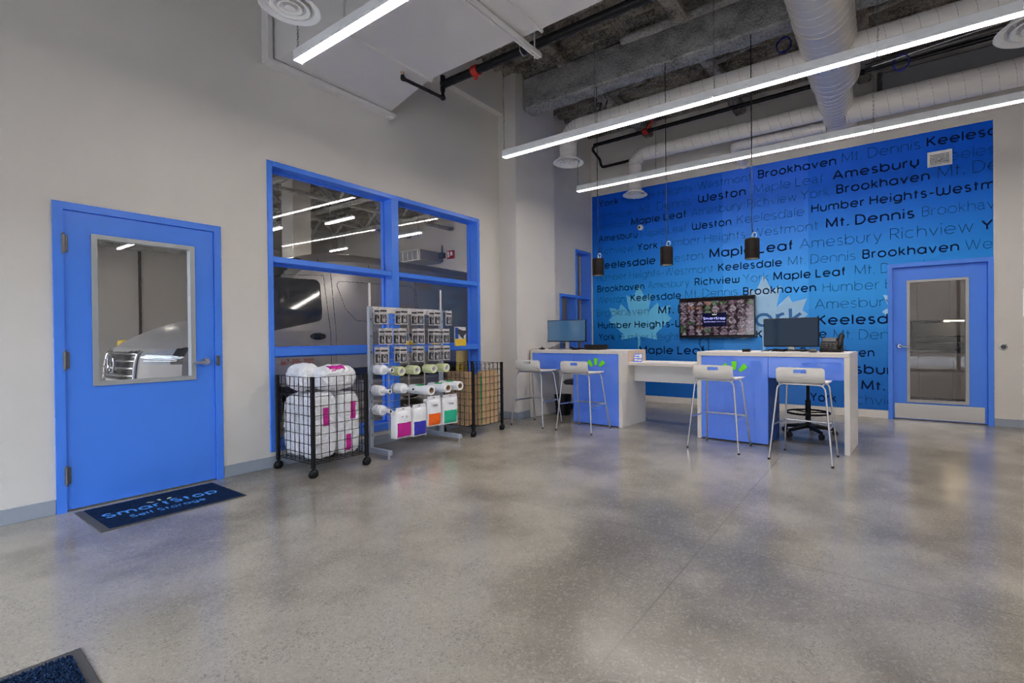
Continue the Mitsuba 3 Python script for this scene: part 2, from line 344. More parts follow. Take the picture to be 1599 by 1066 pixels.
struct('wall_front_unseen', prism(fw, 0.2, BACK(-2.6)), 'm_wall_grey')

struct('exterior_ground', box(-30, 40, -30, -6.0, -0.3, -0.02), 'm_grey')
struct('added_facade_blocker', box(-30, 40, -16.5, -16, 0, 6.5), 'm_added_facade', label='added plain grey building front out of view, darkens reflections in the glass', catg='building')  # added out of view to darken what panes and floor reflect

# corrugated deck, sprayed with fireproofing
def deck():
    xs = np.unique(np.concatenate([np.linspace(-13, 0, 40), np.arange(0, 7.6, 0.09), np.linspace(7.6, 10, 8)]))
    ys = np.concatenate([np.arange(-3.0, 8.4, 0.025), np.arange(8.4, 15.2, 0.05)]); X, Y = np.meshgrid(xs, ys, indexing='ij')
    ph = (Y/0.20) % 1.0
    prof = np.clip(np.abs(ph-0.5)*5-0.75, 0, 1)*0.085
    Z = ZD+prof+(meshkit.fbm(np.stack([X*4, Y*5, X*0], -1), 3, 4)-0.5)*0.045*(X > 0)
    v = np.stack([X, Y, Z], -1).reshape(-1, 3); n, m = X.shape
    i, j = np.meshgrid(np.arange(n-1), np.arange(m-1), indexing='ij')
    a = (i*m+j).ravel(); q = np.stack([a, a+1, a+m+1, a+m], 1)
    f = np.vstack([q[:, [0, 1, 2]], q[:, [0, 2, 3]]])
    return trimesh.Trimesh(v, f, process=False)
struct('ceiling', deck(), 'm_spray', smooth=35, label='corrugated steel deck ceiling sprayed with grey brown fireproofing', catg='ceiling')
struct('ceiling_slab', box(-13, 10, -3, 15.2, ZD+0.16, ZD+0.3), 'm_grey')

def base(k, a, b, axis, pos, side):
    t = 0.008
    if axis == 'y': m = rbox(pos, pos+side*t, a, b, 0, 0.105, 0.003)
    else: m = rbox(a, b, pos, pos+side*t, 0, 0.105, 0.003)
    return m
struct('baseboard_left', cat([base(0, -2.6, 0.833, 'y', 0, 1), base(0, 1.849, 5.478, 'y', 0, 1), base(0, 6.46, 8.2, 'y', 0, 1)]), 'm_base')
struct('baseboard_column', cat([base(0, 0, 0.333, 'x', 5.478, -1), base(0, 5.47, 6.46, 'y', 0.325, 1)]), 'm_base')
struct('baseboard_back', base(0, 5.99, 9.0, 'x', Y0, -1), 'm_base')
struct('baseboard_mural', base(0, 0, 4.85, 'x', Y0, -1), 'm_lam')

# --- garage beyond the left wall
struct('wall_garage_far', box(-12.2, -12, -3, 15.2, 0, ZD+0.1), 'm_wall_grey')
struct('wall_garage_near_unseen', prism(sg.box(-13, 0, -0.2, ZD+0.1).difference(sg.box(-9.0, -1, -0.8, 3.9)), 0.2, BACK(-3.0)), 'm_wall_grey')  # out of view; its opening lets daylight onto the van front and column
struct('wall_garage_end', box(-13, -0.2, 13.0, 13.2, 0, ZD+0.1), 'm_wall')
struct('wall_garage_pier', rbox(-12, -11.5, 0.9, 2.6, 0, ZD, 0.01), 'm_wall_grey')
struct('wall_garage_right', box(-0.2, 0, 8.35, 13.2, 0, ZD+0.1), 'm_wall')
struct('wall_partition', box(-1.02, -0.92, 6.75, 9.2, 0, 3.4), 'm_wall')

# --- kitchenette behind the right door
struct('wall_kitchen_left', box(4.3, 4.4, 8.35, 11.0, 0, 2.9), 'm_wall')
struct('wall_kitchen_right', box(7.4, 7.5, 8.35, 11.0, 0, 2.9), 'm_wall')
struct('wall_kitchen_back', box(4.3, 7.5, 10.9, 11.0, 0, 2.9), 'm_wall')
struct('ceiling_kitchen', box(4.3, 7.5, 8.35, 11.0, 2.9, 3.0), 'm_white_soft')

# ------------------------------------------------------------------ left door
d1 = thing('door_1', 'blue steel door with a square window in the left wall', 'door', kind='structure')
frm = sg.box(0.834, 0, 1.848, 2.184).difference(sg.box(0.886, -1, 1.796, 2.132))
part(d1, 'frame', prism(frm, 0.215, LEFT(-0.2)), 'm_blue')
lf = sg.box(0.889, 0.012, 1.793, 2.129).difference(sg.box(1.06, 0.905, 1.627, 1.952))
part(d1, 'leaf', prism(lf, 0.045, LEFT(-0.048)), 'm_blue')
part(d1, 'window_trim', prism(sg.box(1.030, 0.875, 1.657, 1.982).difference(sg.box(1.062, 0.907, 1.625, 1.950)), 0.066, LEFT(-0.056)), 'm_grey_trim')
part(d1, 'pane', prism(sg.box(1.050, 0.895, 1.637, 1.962), 0.0001, LEFT(-0.03)) if 0 else trimesh.Trimesh([[-0.025, 1.05, 0.895], [-0.025, 1.637, 0.895], [-0.025, 1.637, 1.962], [-0.025, 1.05, 1.962]], [[0, 1, 2], [0, 2, 3]]), 'm_glass')
for z in (1.892, 1.069, 0.256):
    h = [cyl((0.012, 0.886, z-0.06), (0.012, 0.886, z+0.06), 0.011, 10), rbox(0.0, 0.006, 0.876, 0.910, z-0.058, z+0.058, 0.002)]
    h += [cyl((0.012, 0.886, z+s*0.068-0.005), (0.012, 0.886, z+s*0.068+0.005), 0.008, 8) for s in (-1, 1)]
    part(d1, 'hinge', cat(h), 'm_hinge', smooth=30)
hd = part(d1, 'handle', cat([xf(lathe([(0, 0.030), (0.024, 0.030), (0.036, 0.018), (0.041, 0.0), (0, 0)], 24), np.array([[0, 0, 1, 0], [1, 0, 0, 1.727], [0, 1, 0, 1.02], [0, 0, 0, 1.0]])),
                         tube(fillet([(0.015, 1.727, 1.02), (0.062, 1.727, 1.02), (0.062, 1.618, 1.014)], 0.02), 0.0125, 10)]), 'm_chrome', smooth=40, label='chrome lever handle')
part(d1, 'strike_plate', rbox(0.012, 0.022, 1.800, 1.826, 0.985, 1.07, 0.003), 'm_dark_grey')
part(d1, 'threshold', rbox(-0.2, 0.0, 0.886, 1.796, 0, 0.010, 0.003), 'm_dark_grey')

# ------------------------------------------------------------------ big interior window
w1 = thing('window_1', 'large blue framed interior window looking into the garage', 'window', kind='structure')
X0, X1 = -0.2, 0.014
def member(name, y0, y1, z0, z1, x1=X1):
    part(w1, name, rbox(X0, x1, y0, y1, z0, z1, 0.004), 'm_blue')
member('frame_side', 2.231, 2.277, 0.145, 2.883); member('frame_side', 4.997, 5.043, 0.145, 2.883)
member('frame_head', 2.277, 4.997, 2.832, 2.883); member('frame_sill', 2.277, 4.997, 0.145, 0.227)
member('mullion', 3.583, 3.680, 0.227, 2.832)
for a, b in ((2.277, 3.583), (3.680, 4.997)):
    for z0, z1 in ((1.932, 1.988), (1.042, 1.117)): member('transom', a, b, z0, z1, 0.008)
    for z0, z1 in ((0.227, 1.042), (1.117, 1.932), (1.988, 2.832)):
        s = [box(-0.165, -0.125, a, b, z1-0.016, z1), box(-0.165, -0.125, a, b, z0, z0+0.016), box(-0.165, -0.125, a, a+0.016, z0+0.016, z1-0.016), box(-0.165, -0.125, b-0.016, b, z0+0.016, z1-0.016)]
        part(w1, 'glazing_stop', cat(s), 'm_blue')
        part(w1, 'pane', trimesh.Trimesh([[-0.149, a, z0], [-0.149, b, z0], [-0.141, b, z1], [-0.141, a, z1]], [[0, 1, 2], [0, 2, 3]]), 'm_glass')

w2 = thing('window_2', 'stepped blue framed narrow window beside the mural', 'window', kind='structure')
def m2(name, y0, y1, z0, z1): part(w2, name, rbox(-0.2, 0.014, y0, y1, z0, z1, 0.004), 'm_blue')
m2('frame_side', 8.092, 8.142, 0.9, 2.839); m2('mullion', 7.583, 7.633, 0.9, 2.839); m2('frame_side', 7.053, 7.103, 0.9, 1.977)
m2('frame_head', 7.633, 8.092, 2.789, 2.839); m2('transom', 7.633, 8.092, 1.927, 1.977); m2('frame_head', 7.103, 7.583, 1.927, 1.977); m2('frame_sill', 7.103, 8.092, 0.9, 0.96)
for a, b, z0, z1 in ((7.633, 8.092, 1.977, 2.789), (7.633, 8.092, 0.96, 1.927), (7.103, 7.583, 0.96, 1.927)):
    part(w2, 'pane', trimesh.Trimesh([[-0.145, a, z0], [-0.145, b, z0], [-0.145, b, z1], [-0.145, a, z1]], [[0, 1, 2], [0, 2, 3]]), 'm_glass')

# ------------------------------------------------------------------ right door
d2 = thing('door_2', 'blue door with a tall window and steel kick plate at the right end of the mural', 'door', kind='structure')
f2 = sg.box(4.852, 0, 5.987, 2.184).difference(sg.box(4.905, -1, 5.932, 2.130))
part(d2, 'frame', prism(f2, 0.185, BACK(8.37)), 'm_blue')
part(d2, 'frame_stop', prism(sg.box(4.905, 0, 5.932, 2.130).difference(sg.box(4.925, -1, 5.915, 2.112)), 0.05, BACK(8.355)), 'm_blue')
l2 = sg.box(4.908, 0.012, 5.929, 2.127).difference(sg.box(5.10, 0.28, 5.715, 1.92))
part(d2, 'leaf', prism(l2, 0.045, BACK(8.30)), 'm_blue')
part(d2, 'window_trim', prism(sg.box(5.070, 0.248, 5.745, 1.946).difference(sg.box(5.105, 0.285, 5.710, 1.915)), 0.068, BACK(8.311)), 'm_door_trim')
part(d2, 'pane', trimesh.Trimesh([[5.09, 8.275, 0.27], [5.72, 8.275, 0.27], [5.72, 8.275, 1.93], [5.09, 8.275, 1.93]], [[0, 1, 2], [0, 2, 3]]), 'm_glass')
part(d2, 'kick_plate', rbox(4.925, 5.905, 8.250, 8.2545, 0.02, 0.228, 0.001), 'm_kick')
part(d2, 'handle', cat([xf(lathe([(0, 0.030), (0.024, 0.030), (0.036, 0.018), (0.041, 0.0), (0, 0)], 24), np.array([[1, 0, 0, 4.985], [0, 0, -1, 8.255], [0, 1, 0, 1.03], [0, 0, 0, 1.0]])),
                        tube(fillet([(4.985, 8.24, 1.03), (4.985, 8.19, 1.03), (5.105, 8.19, 1.02)], 0.02), 0.0125, 10)]), 'm_chrome', smooth=40, label='chrome lever handle')

# ------------------------------------------------------------------ the mural
mu = thing('mural', 'blue wall mural of place names with pale maple leaves', 'mural')
marea = sg.box(0.012, 0.118, 5.986, 3.94).difference(sg.box(4.851, 0, 5.99, 2.185))
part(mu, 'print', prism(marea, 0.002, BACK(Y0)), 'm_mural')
leaf_half = [(0, 1.0), (0.155, 0.70), (0.325, 0.79), (0.235, 0.40), (0.46, 0.60), (0.52, 0.48), (0.78, 0.535), (0.70, 0.33), (0.80, 0.26), (0.43, -0.03), (0.46, -0.17), (0.033, -0.10), (0.022, -0.40)]
leaf_poly = sg.Polygon([(x, y) for x, y in leaf_half]+[(-x, y) for x, y in leaf_half[::-1][:-1]])
lsx, lsz = 0.64/0.80, (2.165-0.93)/1.40
vis = marea.buffer(-0.002)
for cx, mat in ((0.998, 'm_leaf'), (3.19, 'm_leaf_pale'), (5.42, 'm_leaf_pale')):
    lp = sa.translate(sa.scale(leaf_poly, lsx, lsz, origin=(0, 0)), cx, 2.17-lsz)
    part(mu, 'maple_leaf', flat(lp.intersection(vis), Y0-0.0026), mat)
WORDS = [('York', 1, .16, .596, 3.712), ('Humber Heights-Westmont', 0, .677, 3.016, 3.712), ('Brookhaven', 1, 3.115, 4.219, 3.72), ('Mt. Dennis', 0, 4.291, 5.229, 3.735), ('Keelesdale', 1, 5.3, 6.33, 3.738),
 ('Richview', 0, .152, .882, 3.465), ('Mt. Dennis', 0, 1.029, 2.009, 3.472), ('Weston', 1, 2.128, 2.924, 3.487), ('Maple Leaf', 0, 3.056, 4.051, 3.495), ('Amesbury', 1, 4.17, 5.214, 3.5), ('Keelesdale', 0, 5.43, 6.37, 3.506),
 ('Weston', 0, .167, .765, 3.269), ('Maple Leaf', 1, .856, 1.922, 3.271), ('Amesbury', 0, 2.014, 2.854, 3.274), ('Richview', 0, 2.95, 3.678, 3.276), ('York', 0, 3.74, 4.126, 3.279), ('Brookhaven', 1, 4.218, 5.331, 3.288), ('Mt. Dennis', 0, 5.419, 6.45, 3.295),
 ('Amesbury', 1, .153, .985, 3.034), ('Maple Leaf', 0, 1.041, 1.92, 3.034), ('Weston', 1, 2.02, 2.687, 3.031), ('Keelesdale', 0, 2.784, 3.784, 3.035), ('Humber Heights-Westmont', 1, 3.882, 6.32, 3.055),
 ('Richview', 0, .162, .893, 2.79), ('York', 1, .974, 1.38, 2.788), ('Humber Heights-Westmont', 0, 1.454, 3.975, 2.792), ('Mt. Dennis', 1, 4.077, 5.162, 2.796), ('Brookhaven', 0, 5.247, 6.22, 2.805),
 ('Keelesdale', 1, .136, 1.338, 2.51), ('Weston', 0, 1.5, 2.211, 2.515), ('Maple Leaf', 1, 2.319, 3.628, 2.52), ('Amesbury', 0, 3.719, 4.78, 2.525), ('Richview', 0, 4.881, 5.785, 2.529), ('York', 1, 5.865, 6.3, 2.535),
 ('Humber Heights-Westmont', 0, .105, 2.383, 2.282), ('Keelesdale', 1, 2.466, 3.465, 2.282), ('Mt. Dennis', 0, 3.553, 4.457, 2.287), ('Brookhaven', 1, 4.545, 5.641, 2.292), ('Weston', 0, 5.703, 6.35, 2.295),
 ('Brookhaven', 1, .118, 1.113, 2.061), ('Amesbury', 0, 1.186, 1.958, 2.068), ('Richview', 1, 2.059, 2.813, 2.067), ('York', 0, 2.867, 3.262, 2.07), ('Maple Leaf', 1, 3.335, 4.333, 2.067), ('Mt. Dennis', 0, 4.448, 5.36, 2.07),
 ('Weston', 0, .115, .714, 1.849), ('Keelesdale', 1, .834, 1.815, 1.853), ('Mt. Dennis', 0, 1.887, 2.779, 1.865), ('Brookhaven', 1, 2.869, 3.943, 1.855), ('Humber Heights', 0, 4.032, 5.5, 1.845),
 ('Brookhaven', 0, .098, 1.194, 1.598), ('Mt. Dennis', 1, 1.382, 2.45, 1.599), ('Amesbury', 0, 3.925, 4.92, 1.593), ('York', 2, 2.72, 3.765, 1.331),
 ('Humber Heights-Westmont', 1, .125, 2.66, 1.356), ('Keelesdale', 1, 3.953, 5.21, 1.346),
 ('York', 1, .134, .489, 1.131), ('Humber Heights-Westmont', 0, .585, 2.75, 1.129), ('Keelesdale', 1, 3.071, 4.082, 1.15), ('Mt. Dennis', 0, 4.171, 5.1, 1.13),
 ('Maple Leaf', 1, .995, 2.228, .876), ('Brookhaven', 1, 3.721, 4.686, .873), ('Amesbury', 1, 3.93, 5.03, .625), ('Mt. Dennis', 1, 4.523, 5.56, .394), ('York', 1, 3.851, 4.204, .187), ('Richview', 0, 4.30, 5.1, .187)]
for t, b, x0, x1, z in WORDS:
    pol, adv = stroke_text(t, 1 if b else 0, weight=(0.145 if b else 0.05))
    s = (x1-x0)/adv; sz = min(max(s, 0.135), 0.34) if b < 2 else s*0.95
    for pol in stroke_words(t, 1 if b else 0, 0.145 if b else 0.05):
        pol = sa.translate(sa.scale(pol, s, sz, origin=(0, 0)), x0, z).intersection(vis)
        if not pol.is_empty: part(mu, ('thin_word', 'bold_word', 'large_word')[b], flat(pol, Y0-0.0030-0.0002*b), ('m_ink_thin', 'm_ink', 'm_ink_mid')[b])
#=LIGHTS=
# ------------------------------------------------------------------ linear lights
chain_link = tube([(0.007*math.cos(a), 0, 0.013*math.sin(a)) for a in np.linspace(0, 2*np.pi, 7)[:-1]], 0.0017, 3, closed=True)
def chain(h):
    ls = []; n = int(h/0.022)
    for i in range(n): ls.append(xf(chain_link, mv(0, 0, 0.013+i*h/n, (i % 2)*math.pi/2)))
    return cat(ls)
ZL = 3.29
hous = shape(cat([rbox(0.002, 1.218, -0.033, 0.033, 0.016, 0.080, 0.004), box(0.002, 1.218, -0.033, -0.0295, 0.004, 0.016), box(0.002, 1.218, 0.0295, 0.033, 0.004, 0.016), box(0.0, 0.005, -0.034, 0.034, -0.002, 0.081)]), 'm_white_soft')
diff = {**shape(rbox(0.006, 1.216, -0.029, 0.029, -0.004, 0.015, 0.004), 'm_lamp'), 'emitter': {'type': 'area', 'radiance': rgb((LAMP*1.0, LAMP*0.93, LAMP*0.86))}}
chn = shape(chain(ZD-ZL-0.08), 'm_dark_grey')
ORD = ['first', 'second', 'third', 'fourth', 'fifth', 'sixth', 'seventh', 'eighth', 'ninth', 'tenth', 'eleventh', 'twelfth']
def light_row(y, n, where, x0=1.12, z=ZL, with_chain=True):
    for i in range(n):
        k = thing('linear_light', f'white linear light, {ORD[i]} from the left in the row {where}', 'light', f'linear lights in the row {where}')
        part(k, 'housing', at(hous, mv(x0+i*1.22, y, z))); part(k, 'diffuser', at(diff, mv(x0+i*1.22, y, z)))
        if with_chain: part(k, 'suspension_chain', at(chn, mv(x0+i*1.22+0.005, y, z+0.080)))
light_row(4.3, 5, 'before the sprayed beam'); light_row(6.0, 5, 'nearest to the mural', x0=1.062, z=3.325); light_row(1.94, 4, 'below the sheet metal duct', x0=1.13)
# garage strip lights
gd = {**shape(rbox(0, 2.44, -0.03, 0.03, 0, 0.04, 0.006), 'm_lamp'), 'emitter': {'type': 'area', 'radiance': rgb((LAMP*0.95, LAMP*0.88, LAMP*0.8))}}
gh = shape(rbox(0, 2.44, -0.035, 0.035, 0.041, 0.08, 0.004), 'm_white_soft')
#=GARAGELIGHTS=
for i, (y, x0, x1, z) in enumerate([(5.95, -5.43, -4.41, 3.7), (7.86, -8.52, -7.72, 3.7), (7.73, -5.34, -4.46, 3.7), (3.82, -10.8, -9.77, 3.42), (4.9, -6.9, -5.22, 3.4)]):
    k = thing('garage_strip_light', f'{["upper short", "low short", "right short", "door glass short", "leftmost"][i]} strip light hanging in the garage', 'light', 'garage strip lights')
    part(k, 'diffuser', {**shape(rbox(x0, x1, y-0.028, y+0.028, z+0.012, z+0.04, 0.006), 'm_lamp'), 'emitter': {'type': 'area', 'radiance': rgb((LAMP*1.3, LAMP*1.2, LAMP*1.05))}})
    part(k, 'housing', rbox(x0, x1, y-0.034, y+0.034, z+0.041, z+0.075, 0.004), 'm_white_soft')
    part(k, 'hanger', cat([cyl((x, y, z+0.07), (x, y, ZD+0.02), 0.004, 6) for x in (x0+0.1, x1-0.1)]), 'm_dark_grey')
k = thing('unseen_kitchen_light', 'unseen flat ceiling light, out of view, lighting the kitchenette behind the right door', 'light')  # lamp out of view, placed to light the cabinets behind the door glass
part(k, 'frame', prism(sg.box(5.3, 9.0, 6.0, 9.6).difference(sg.box(5.33, 9.03, 5.97, 9.57)), 0.03, ((0, 0, 2.868), (1, 0, 0), (0, 1, 0), (0, 0, 1))), 'm_white')
part(k, 'diffuser', {**shape(box(5.33, 5.97, 9.03, 9.57, 2.872, 2.893), 'm_lamp'), 'emitter': {'type': 'area', 'radiance': rgb((2.0, 1.85, 1.7))}})

# ------------------------------------------------------------------ ceiling steel, ducts and pipes
bm = lumpy(rbox(0.335, 10, 5.64, 5.90, 4.565, ZD-0.02, 0.02), 0.07, 0.010, 9.0, 1)
solo('ceiling_beam', bm, 'm_beam', 'deep steel beam coated in rough grey fireproofing running from the column', 'beam', smooth=True)
jlab = ['beside the column', 'second from the column', 'over the middle of the counter', 'fourth from the column', 'farthest right']
for i, x in enumerate((1.245, 2.86, 4.58, 6.25, 8.0)):
    for ya, yb, wh in ((-2.55, 5.40, 'on the near side of the beam'), (5.92, 8.18, 'between the beam and the mural')):
        j = thing('sprayed_joist', f'sprayed ceiling joist {wh}, {jlab[i]}', 'joist', 'sprayed ceiling joists')
        part(j, 'flange', lumpy(rbox(x-0.09, x+0.09, ya, yb, 4.80, 4.90, 0.03), 0.12, 0.018, 5.0, 10+i), 'm_spray', smooth=True)
        part(j, 'web', lumpy(rbox(x-0.045, x+0.045, ya, yb, 4.89, ZD-0.03, 0.02), 0.16, 0.02, 5.0, 20+i), 'm_spray', smooth=True)
        for q, yy in enumerate((4.4,) if ya < 0 else (6.5, 7.6)):
            part(j, 'bracing_strut', lumpy(tube([(x+0.03, yy, 4.86), (x+0.62, yy+0.1, ZD-0.05)], 0.045, 8), 0.10, 0.014, 8.0, 40+i*3+q), 'm_spray', smooth=True)

def spiral(p0, p1, r, pitch, mat, seam, k, name='duct', s=None, ridge=0.006):
    """A round spiral-seamed duct from p0 to p1 as two parts of k: the pipe and its raised seam."""
    p0, p1 = np.asarray(p0, float), np.asarray(p1, float); L = np.linalg.norm(p1-p0); d = (p1-p0)/L
    part(k, name, tube([p0, p1], r, 40), mat, smooth=40)
    a = np.cross(d, [0, 0, 1.0] if abs(d[2]) < 0.9 else [1.0, 0, 0]); a /= np.linalg.norm(a); b = np.cross(d, a)
    n = int(L/pitch*20); t = np.linspace(0, L, n); an = t/pitch*2*np.pi
    part(k, 'spiral_seam', tube(p0+d*t[:, None]+(r-ridge*0.3)*(np.cos(an)[:, None]*a+np.sin(an)[:, None]*b), ridge, 4), seam, smooth=False)
def elbow(c, r, R, a, b, n=7):
    """Gored elbow of pipe radius r about the corner c, between directions a and b (both pointing away from the corner)."""
    a, b = np.asarray(a, float), np.asarray(b, float); c = np.asarray(c, float); o = c+(a+b)*R
    pts = [o-b*R*math.cos(t)-a*R*math.sin(t) for t in np.linspace(0, np.pi/2, n)]
    return tube(pts, r, 32), [tube([p+(np.cos(q)*nn+np.sin(q)*m)*(r+0.001) for q in np.linspace(0, 2*np.pi, 25)[:-1]], 0.004, 4, closed=True)
        for p, t in zip(pts, np.linspace(0, np.pi/2, n)) for nn, m in [((b*math.cos(t)+a*math.sin(t)), np.cross(a, b))]]
def diffuser(x, y, z, R, label, neck):
    k = thing('air_diffuser', label, 'air vent', 'round ceiling air diffusers')
    s = R/0.22
    for nm, r0, r1, zt_ in (('outer_cone', 0.158, 0.222, 0.030), ('middle_ring', 0.102, 0.146, 0.030), ('inner_ring', 0.054, 0.090, 0.028)):
        part(k, nm, xf(lathe([(r0*s, zt_*s), (r0*s+0.2*(r1-r0)*s, 0.4*zt_*s), (r1*s-0.006, 0.006*s), (r1*s, 0.0), (r1*s-0.008*s, -0.004*s), (r0*s+0.3*(r1-r0)*s, 0.25*zt_*s), (r0*s-0.004*s, zt_*s), (r0*s, zt_*s)], 40), mv(x, y, z)), 'm_white', smooth=40)
    part(k, 'centre_cone', xf(lathe([(0, 0.03*s), (0.034*s, 0.006*s), (0.040*s, -0.004*s), (0.02*s, -0.010*s), (0, -0.012*s)], 24), mv(x, y, z)), 'm_white', smooth=40)
    part(k, 'throat', xf(lathe([(0.166*s, 0.029*s), (0.166*s, 0.05*s), (0.13*s, 0.075*s), (0.12*s, 0.06*s), (0, 0.06*s)], 28), mv(x, y, z)), 'm_white', smooth=40)
    return k
# duct nearest the beam
k = thing('spiral_duct', 'pale round spiral duct running below the sprayed beam, with a drop at its left end', 'duct')
ax, ay, az, ar = 1.00, 5.855, 4.18, 0.125
spiral((ax+0.19, ay, az), (7.2, ay, az+0.02), ar, 0.14, 'm_duct_white', 'm_duct_seam', k, ridge=0.004)
e, rings = elbow((ax, ay, az), ar, 0.19, (1, 0, 0), (0, 0, -1)); part(k, 'elbow', e, 'm_duct_white', smooth=40); part(k, 'elbow_seams', cat(rings), 'm_duct_seam')
spiral((ax, ay, az-0.19), (ax, ay, 3.742), ar, 0.14, 'm_duct_white', 'm_duct_seam', k, 'drop', ridge=0.003)
part(k, 'branch_drop', tube([(5.96, 5.80, az), (5.96, 5.80, 3.90)], 0.15, 36), 'm_duct_white', smooth=40)
diffuser(1.00, 5.855, 3.715, 0.22, 'round white air diffuser under the duct drop beside the column', 0.125)
diffuser(5.96, 5.80, 3.86, 0.31, 'large round white air diffuser at the far right under the ceiling', 0.18)
# duct near the mural
k = thing('spiral_duct', 'pale round spiral duct close to the mural wall, with a drop above the word York', 'duct')
bx, by, bz, br = 1.31, 7.42, 4.235, 0.112
spiral((bx+0.17, by, bz), (4.13, by, bz), br, 0.14, 'm_duct_white', 'm_duct_seam', k, ridge=0.004)
e, rings = elbow((bx, by, bz), br, 0.17, (1, 0, 0), (0, 0, -1)); part(k, 'elbow', e, 'm_duct_white', smooth=40); part(k, 'elbow_seams', cat(rings), 'm_duct_seam')
spiral((bx, by, bz-0.17), (bx, by, 3.600), br, 0.14, 'm_duct_white', 'm_duct_seam', k, 'drop', ridge=0.003)
diffuser(1.31, 7.42, 3.575, 0.205, 'round white air diffuser under the duct drop in front of the mural', 0.11)
k = thing('spiral_duct', 'pale round spiral duct leaving the big silver duct to the right near the mural wall', 'duct')
spiral((4.4, 7.42, 4.16), (8.9, 7.42, 4.16), 0.155, 0.15, 'm_duct_white', 'm_duct_seam', k, ridge=0.004)
k = thing('spiral_duct', 'thin pale spiral duct whose elbow turns into the wall above the mural', 'duct')
spiral((2.98, 7.72, 4.14), (4.13, 7.72, 4.14), 0.075, 0.12, 'm_duct_white', 'm_duct_seam', k, ridge=0.003)
part(k, 'elbow', tube(fillet([(3.0, 7.72, 4.14), (2.86, 7.72, 4.14), (2.90, 8.02, 4.02), (2.90, 8.19, 4.02)], 0.10, 8), 0.075, 24), 'm_duct_white', smooth=40)
part(k, 'wall_collar', tube([(2.90, 8.17, 4.02), (2.90, 8.198, 4.02)], 0.10, 28), 'm_duct_white', smooth=40)
# big silver duct
k = thing('silver_spiral_duct', 'large silver spiral duct running toward the mural below the deck', 'duct')
spiral((4.33, 0.9, 4.285), (4.33, 6.55, 4.285), 0.265, 0.13, 'm_galv', 'm_zinc_seam', k, ridge=0.007)
spiral((4.29, 6.5, 4.25), (4.29, 8.19, 4.25), 0.20, 0.10, 'm_galv', 'm_zinc_seam', k, 'reduced_duct', ridge=0.007)
part(k, 'coupling_band', tube([(4.33, 5.18, 4.285), (4.33, 5.24, 4.285)], 0.271, 40), 'm_galv', smooth=40)
# rectangular sheet metal duct at the top left
k = thing('sheet_metal_duct', 'large pale sheet metal duct with creased panels against the left wall below the ceiling', 'duct')
zb, zt = 3.80, 4.47
def panel_section(xa, xb, ya0, yb0, ya1, yb1):
    """A duct length from xa to xb with cross-broken faces; near/far edges (ya, yb) at both ends."""
    c = [(xa, ya0, zb), (xa, yb0, zb), (xb, yb1, zb), (xb, ya1, zb)]; d = [(x, y, zt) for x, y, z in c]
    m = np.mean(c, 0)+[0, 0, -0.032]; mn = (np.array(c[0])+c[3]+d[0]+d[3])/4+[0, -0.018, 0]; mf = (np.array(c[1])+c[2]+d[1]+d[2])/4+[0, 0.018, 0]
    v = c+d+[m, mn, mf]; f = []
    for a, b in ((0, 1), (1, 2), (2, 3), (3, 0)): f.append([a, b, 8])
    for a, b in ((0, 3), (3, 7), (7, 4), (4, 0)): f.append([a, b, 9])
    for a, b in ((2, 1), (1, 5), (5, 6), (6, 2)): f.append([a, b, 10])
    f += [[4, 5, 6], [4, 6, 7], [0, 4, 5], [0, 5, 1], [3, 2, 6], [3, 6, 7]]
    m = trimesh.Trimesh(np.array(v, float), f, process=False); m.fix_normals(); return m
part(k, 'duct_section', panel_section(0.07, 1.01, 2.26, 3.53, 2.40, 3.31), 'm_plenum')
part(k, 'duct_section', panel_section(1.018, 2.40, 2.40, 3.31, 2.40, 3.30), 'm_plenum')
part(k, 'duct_section', panel_section(2.408, 3.80, 2.40, 3.30, 2.40, 3.28), 'm_plenum')
for x, a, b in ((1.014, 2.40, 3.31), (2.404, 2.40, 3.30)):
    part(k, 'joint_flange', prism(sg.box(a-0.022, zb-0.022, b+0.022, zt+0.02).difference(sg.box(a+0.004, zb+0.004, b-0.004, zt-0.004)), 0.02, LEFT(x-0.01)), 'm_plenum')
part(k, 'wall_flange', cat([rbox(0.086, 0.125, 2.20, 3.58, zb-0.05, zb-0.012, 0.004), rbox(0.086, 0.125, 2.20, 2.245, zb-0.012, zt, 0.004), rbox(0.002, 0.086, 2.20, 3.58, zb-0.045, zb, 0.004), rbox(0.002, 0.086, 2.20, 2.26, zb, zt, 0.004),
                            rbox(0.03, 0.10, 3.50, 3.56, zb-0.075, zb-0.02, 0.004)]), 'm_plenum')
part(k, 'support_channel', cat([rbox(2.175, 2.20, 1.6, 3.55, 3.735, 3.775, 0.003), rbox(2.205, 2.23, 1.6, 3.55, 3.735, 3.775, 0.003), rbox(2.175, 2.23, 1.6, 3.55, 3.770, 3.777, 0.001), cyl((2.20, 3.48, 3.70), (2.20, 3.48, ZD), 0.006, 8)]), 'm_plenum')
# round diffuser at the top left and its drop
diffuser(1.50, 1.70, 3.42, 0.185, 'round white air diffuser at the top left in front of the sheet metal duct', 0.125)
k = thing('duct_drop', 'short white duct drop above the diffuser at the top left', 'duct')
part(k, 'drop', tube([(1.50, 1.70, 3.44), (1.50, 1.70, 4.06)], 0.105, 32), 'm_duct_white', smooth=40)
part(k, 'elbow', tube(fillet([(1.50, 1.70, 4.04), (1.50, 1.70, 4.2), (1.50, 2.37, 4.2)], 0.14, 8), 0.105, 32), 'm_duct_white', smooth=40)
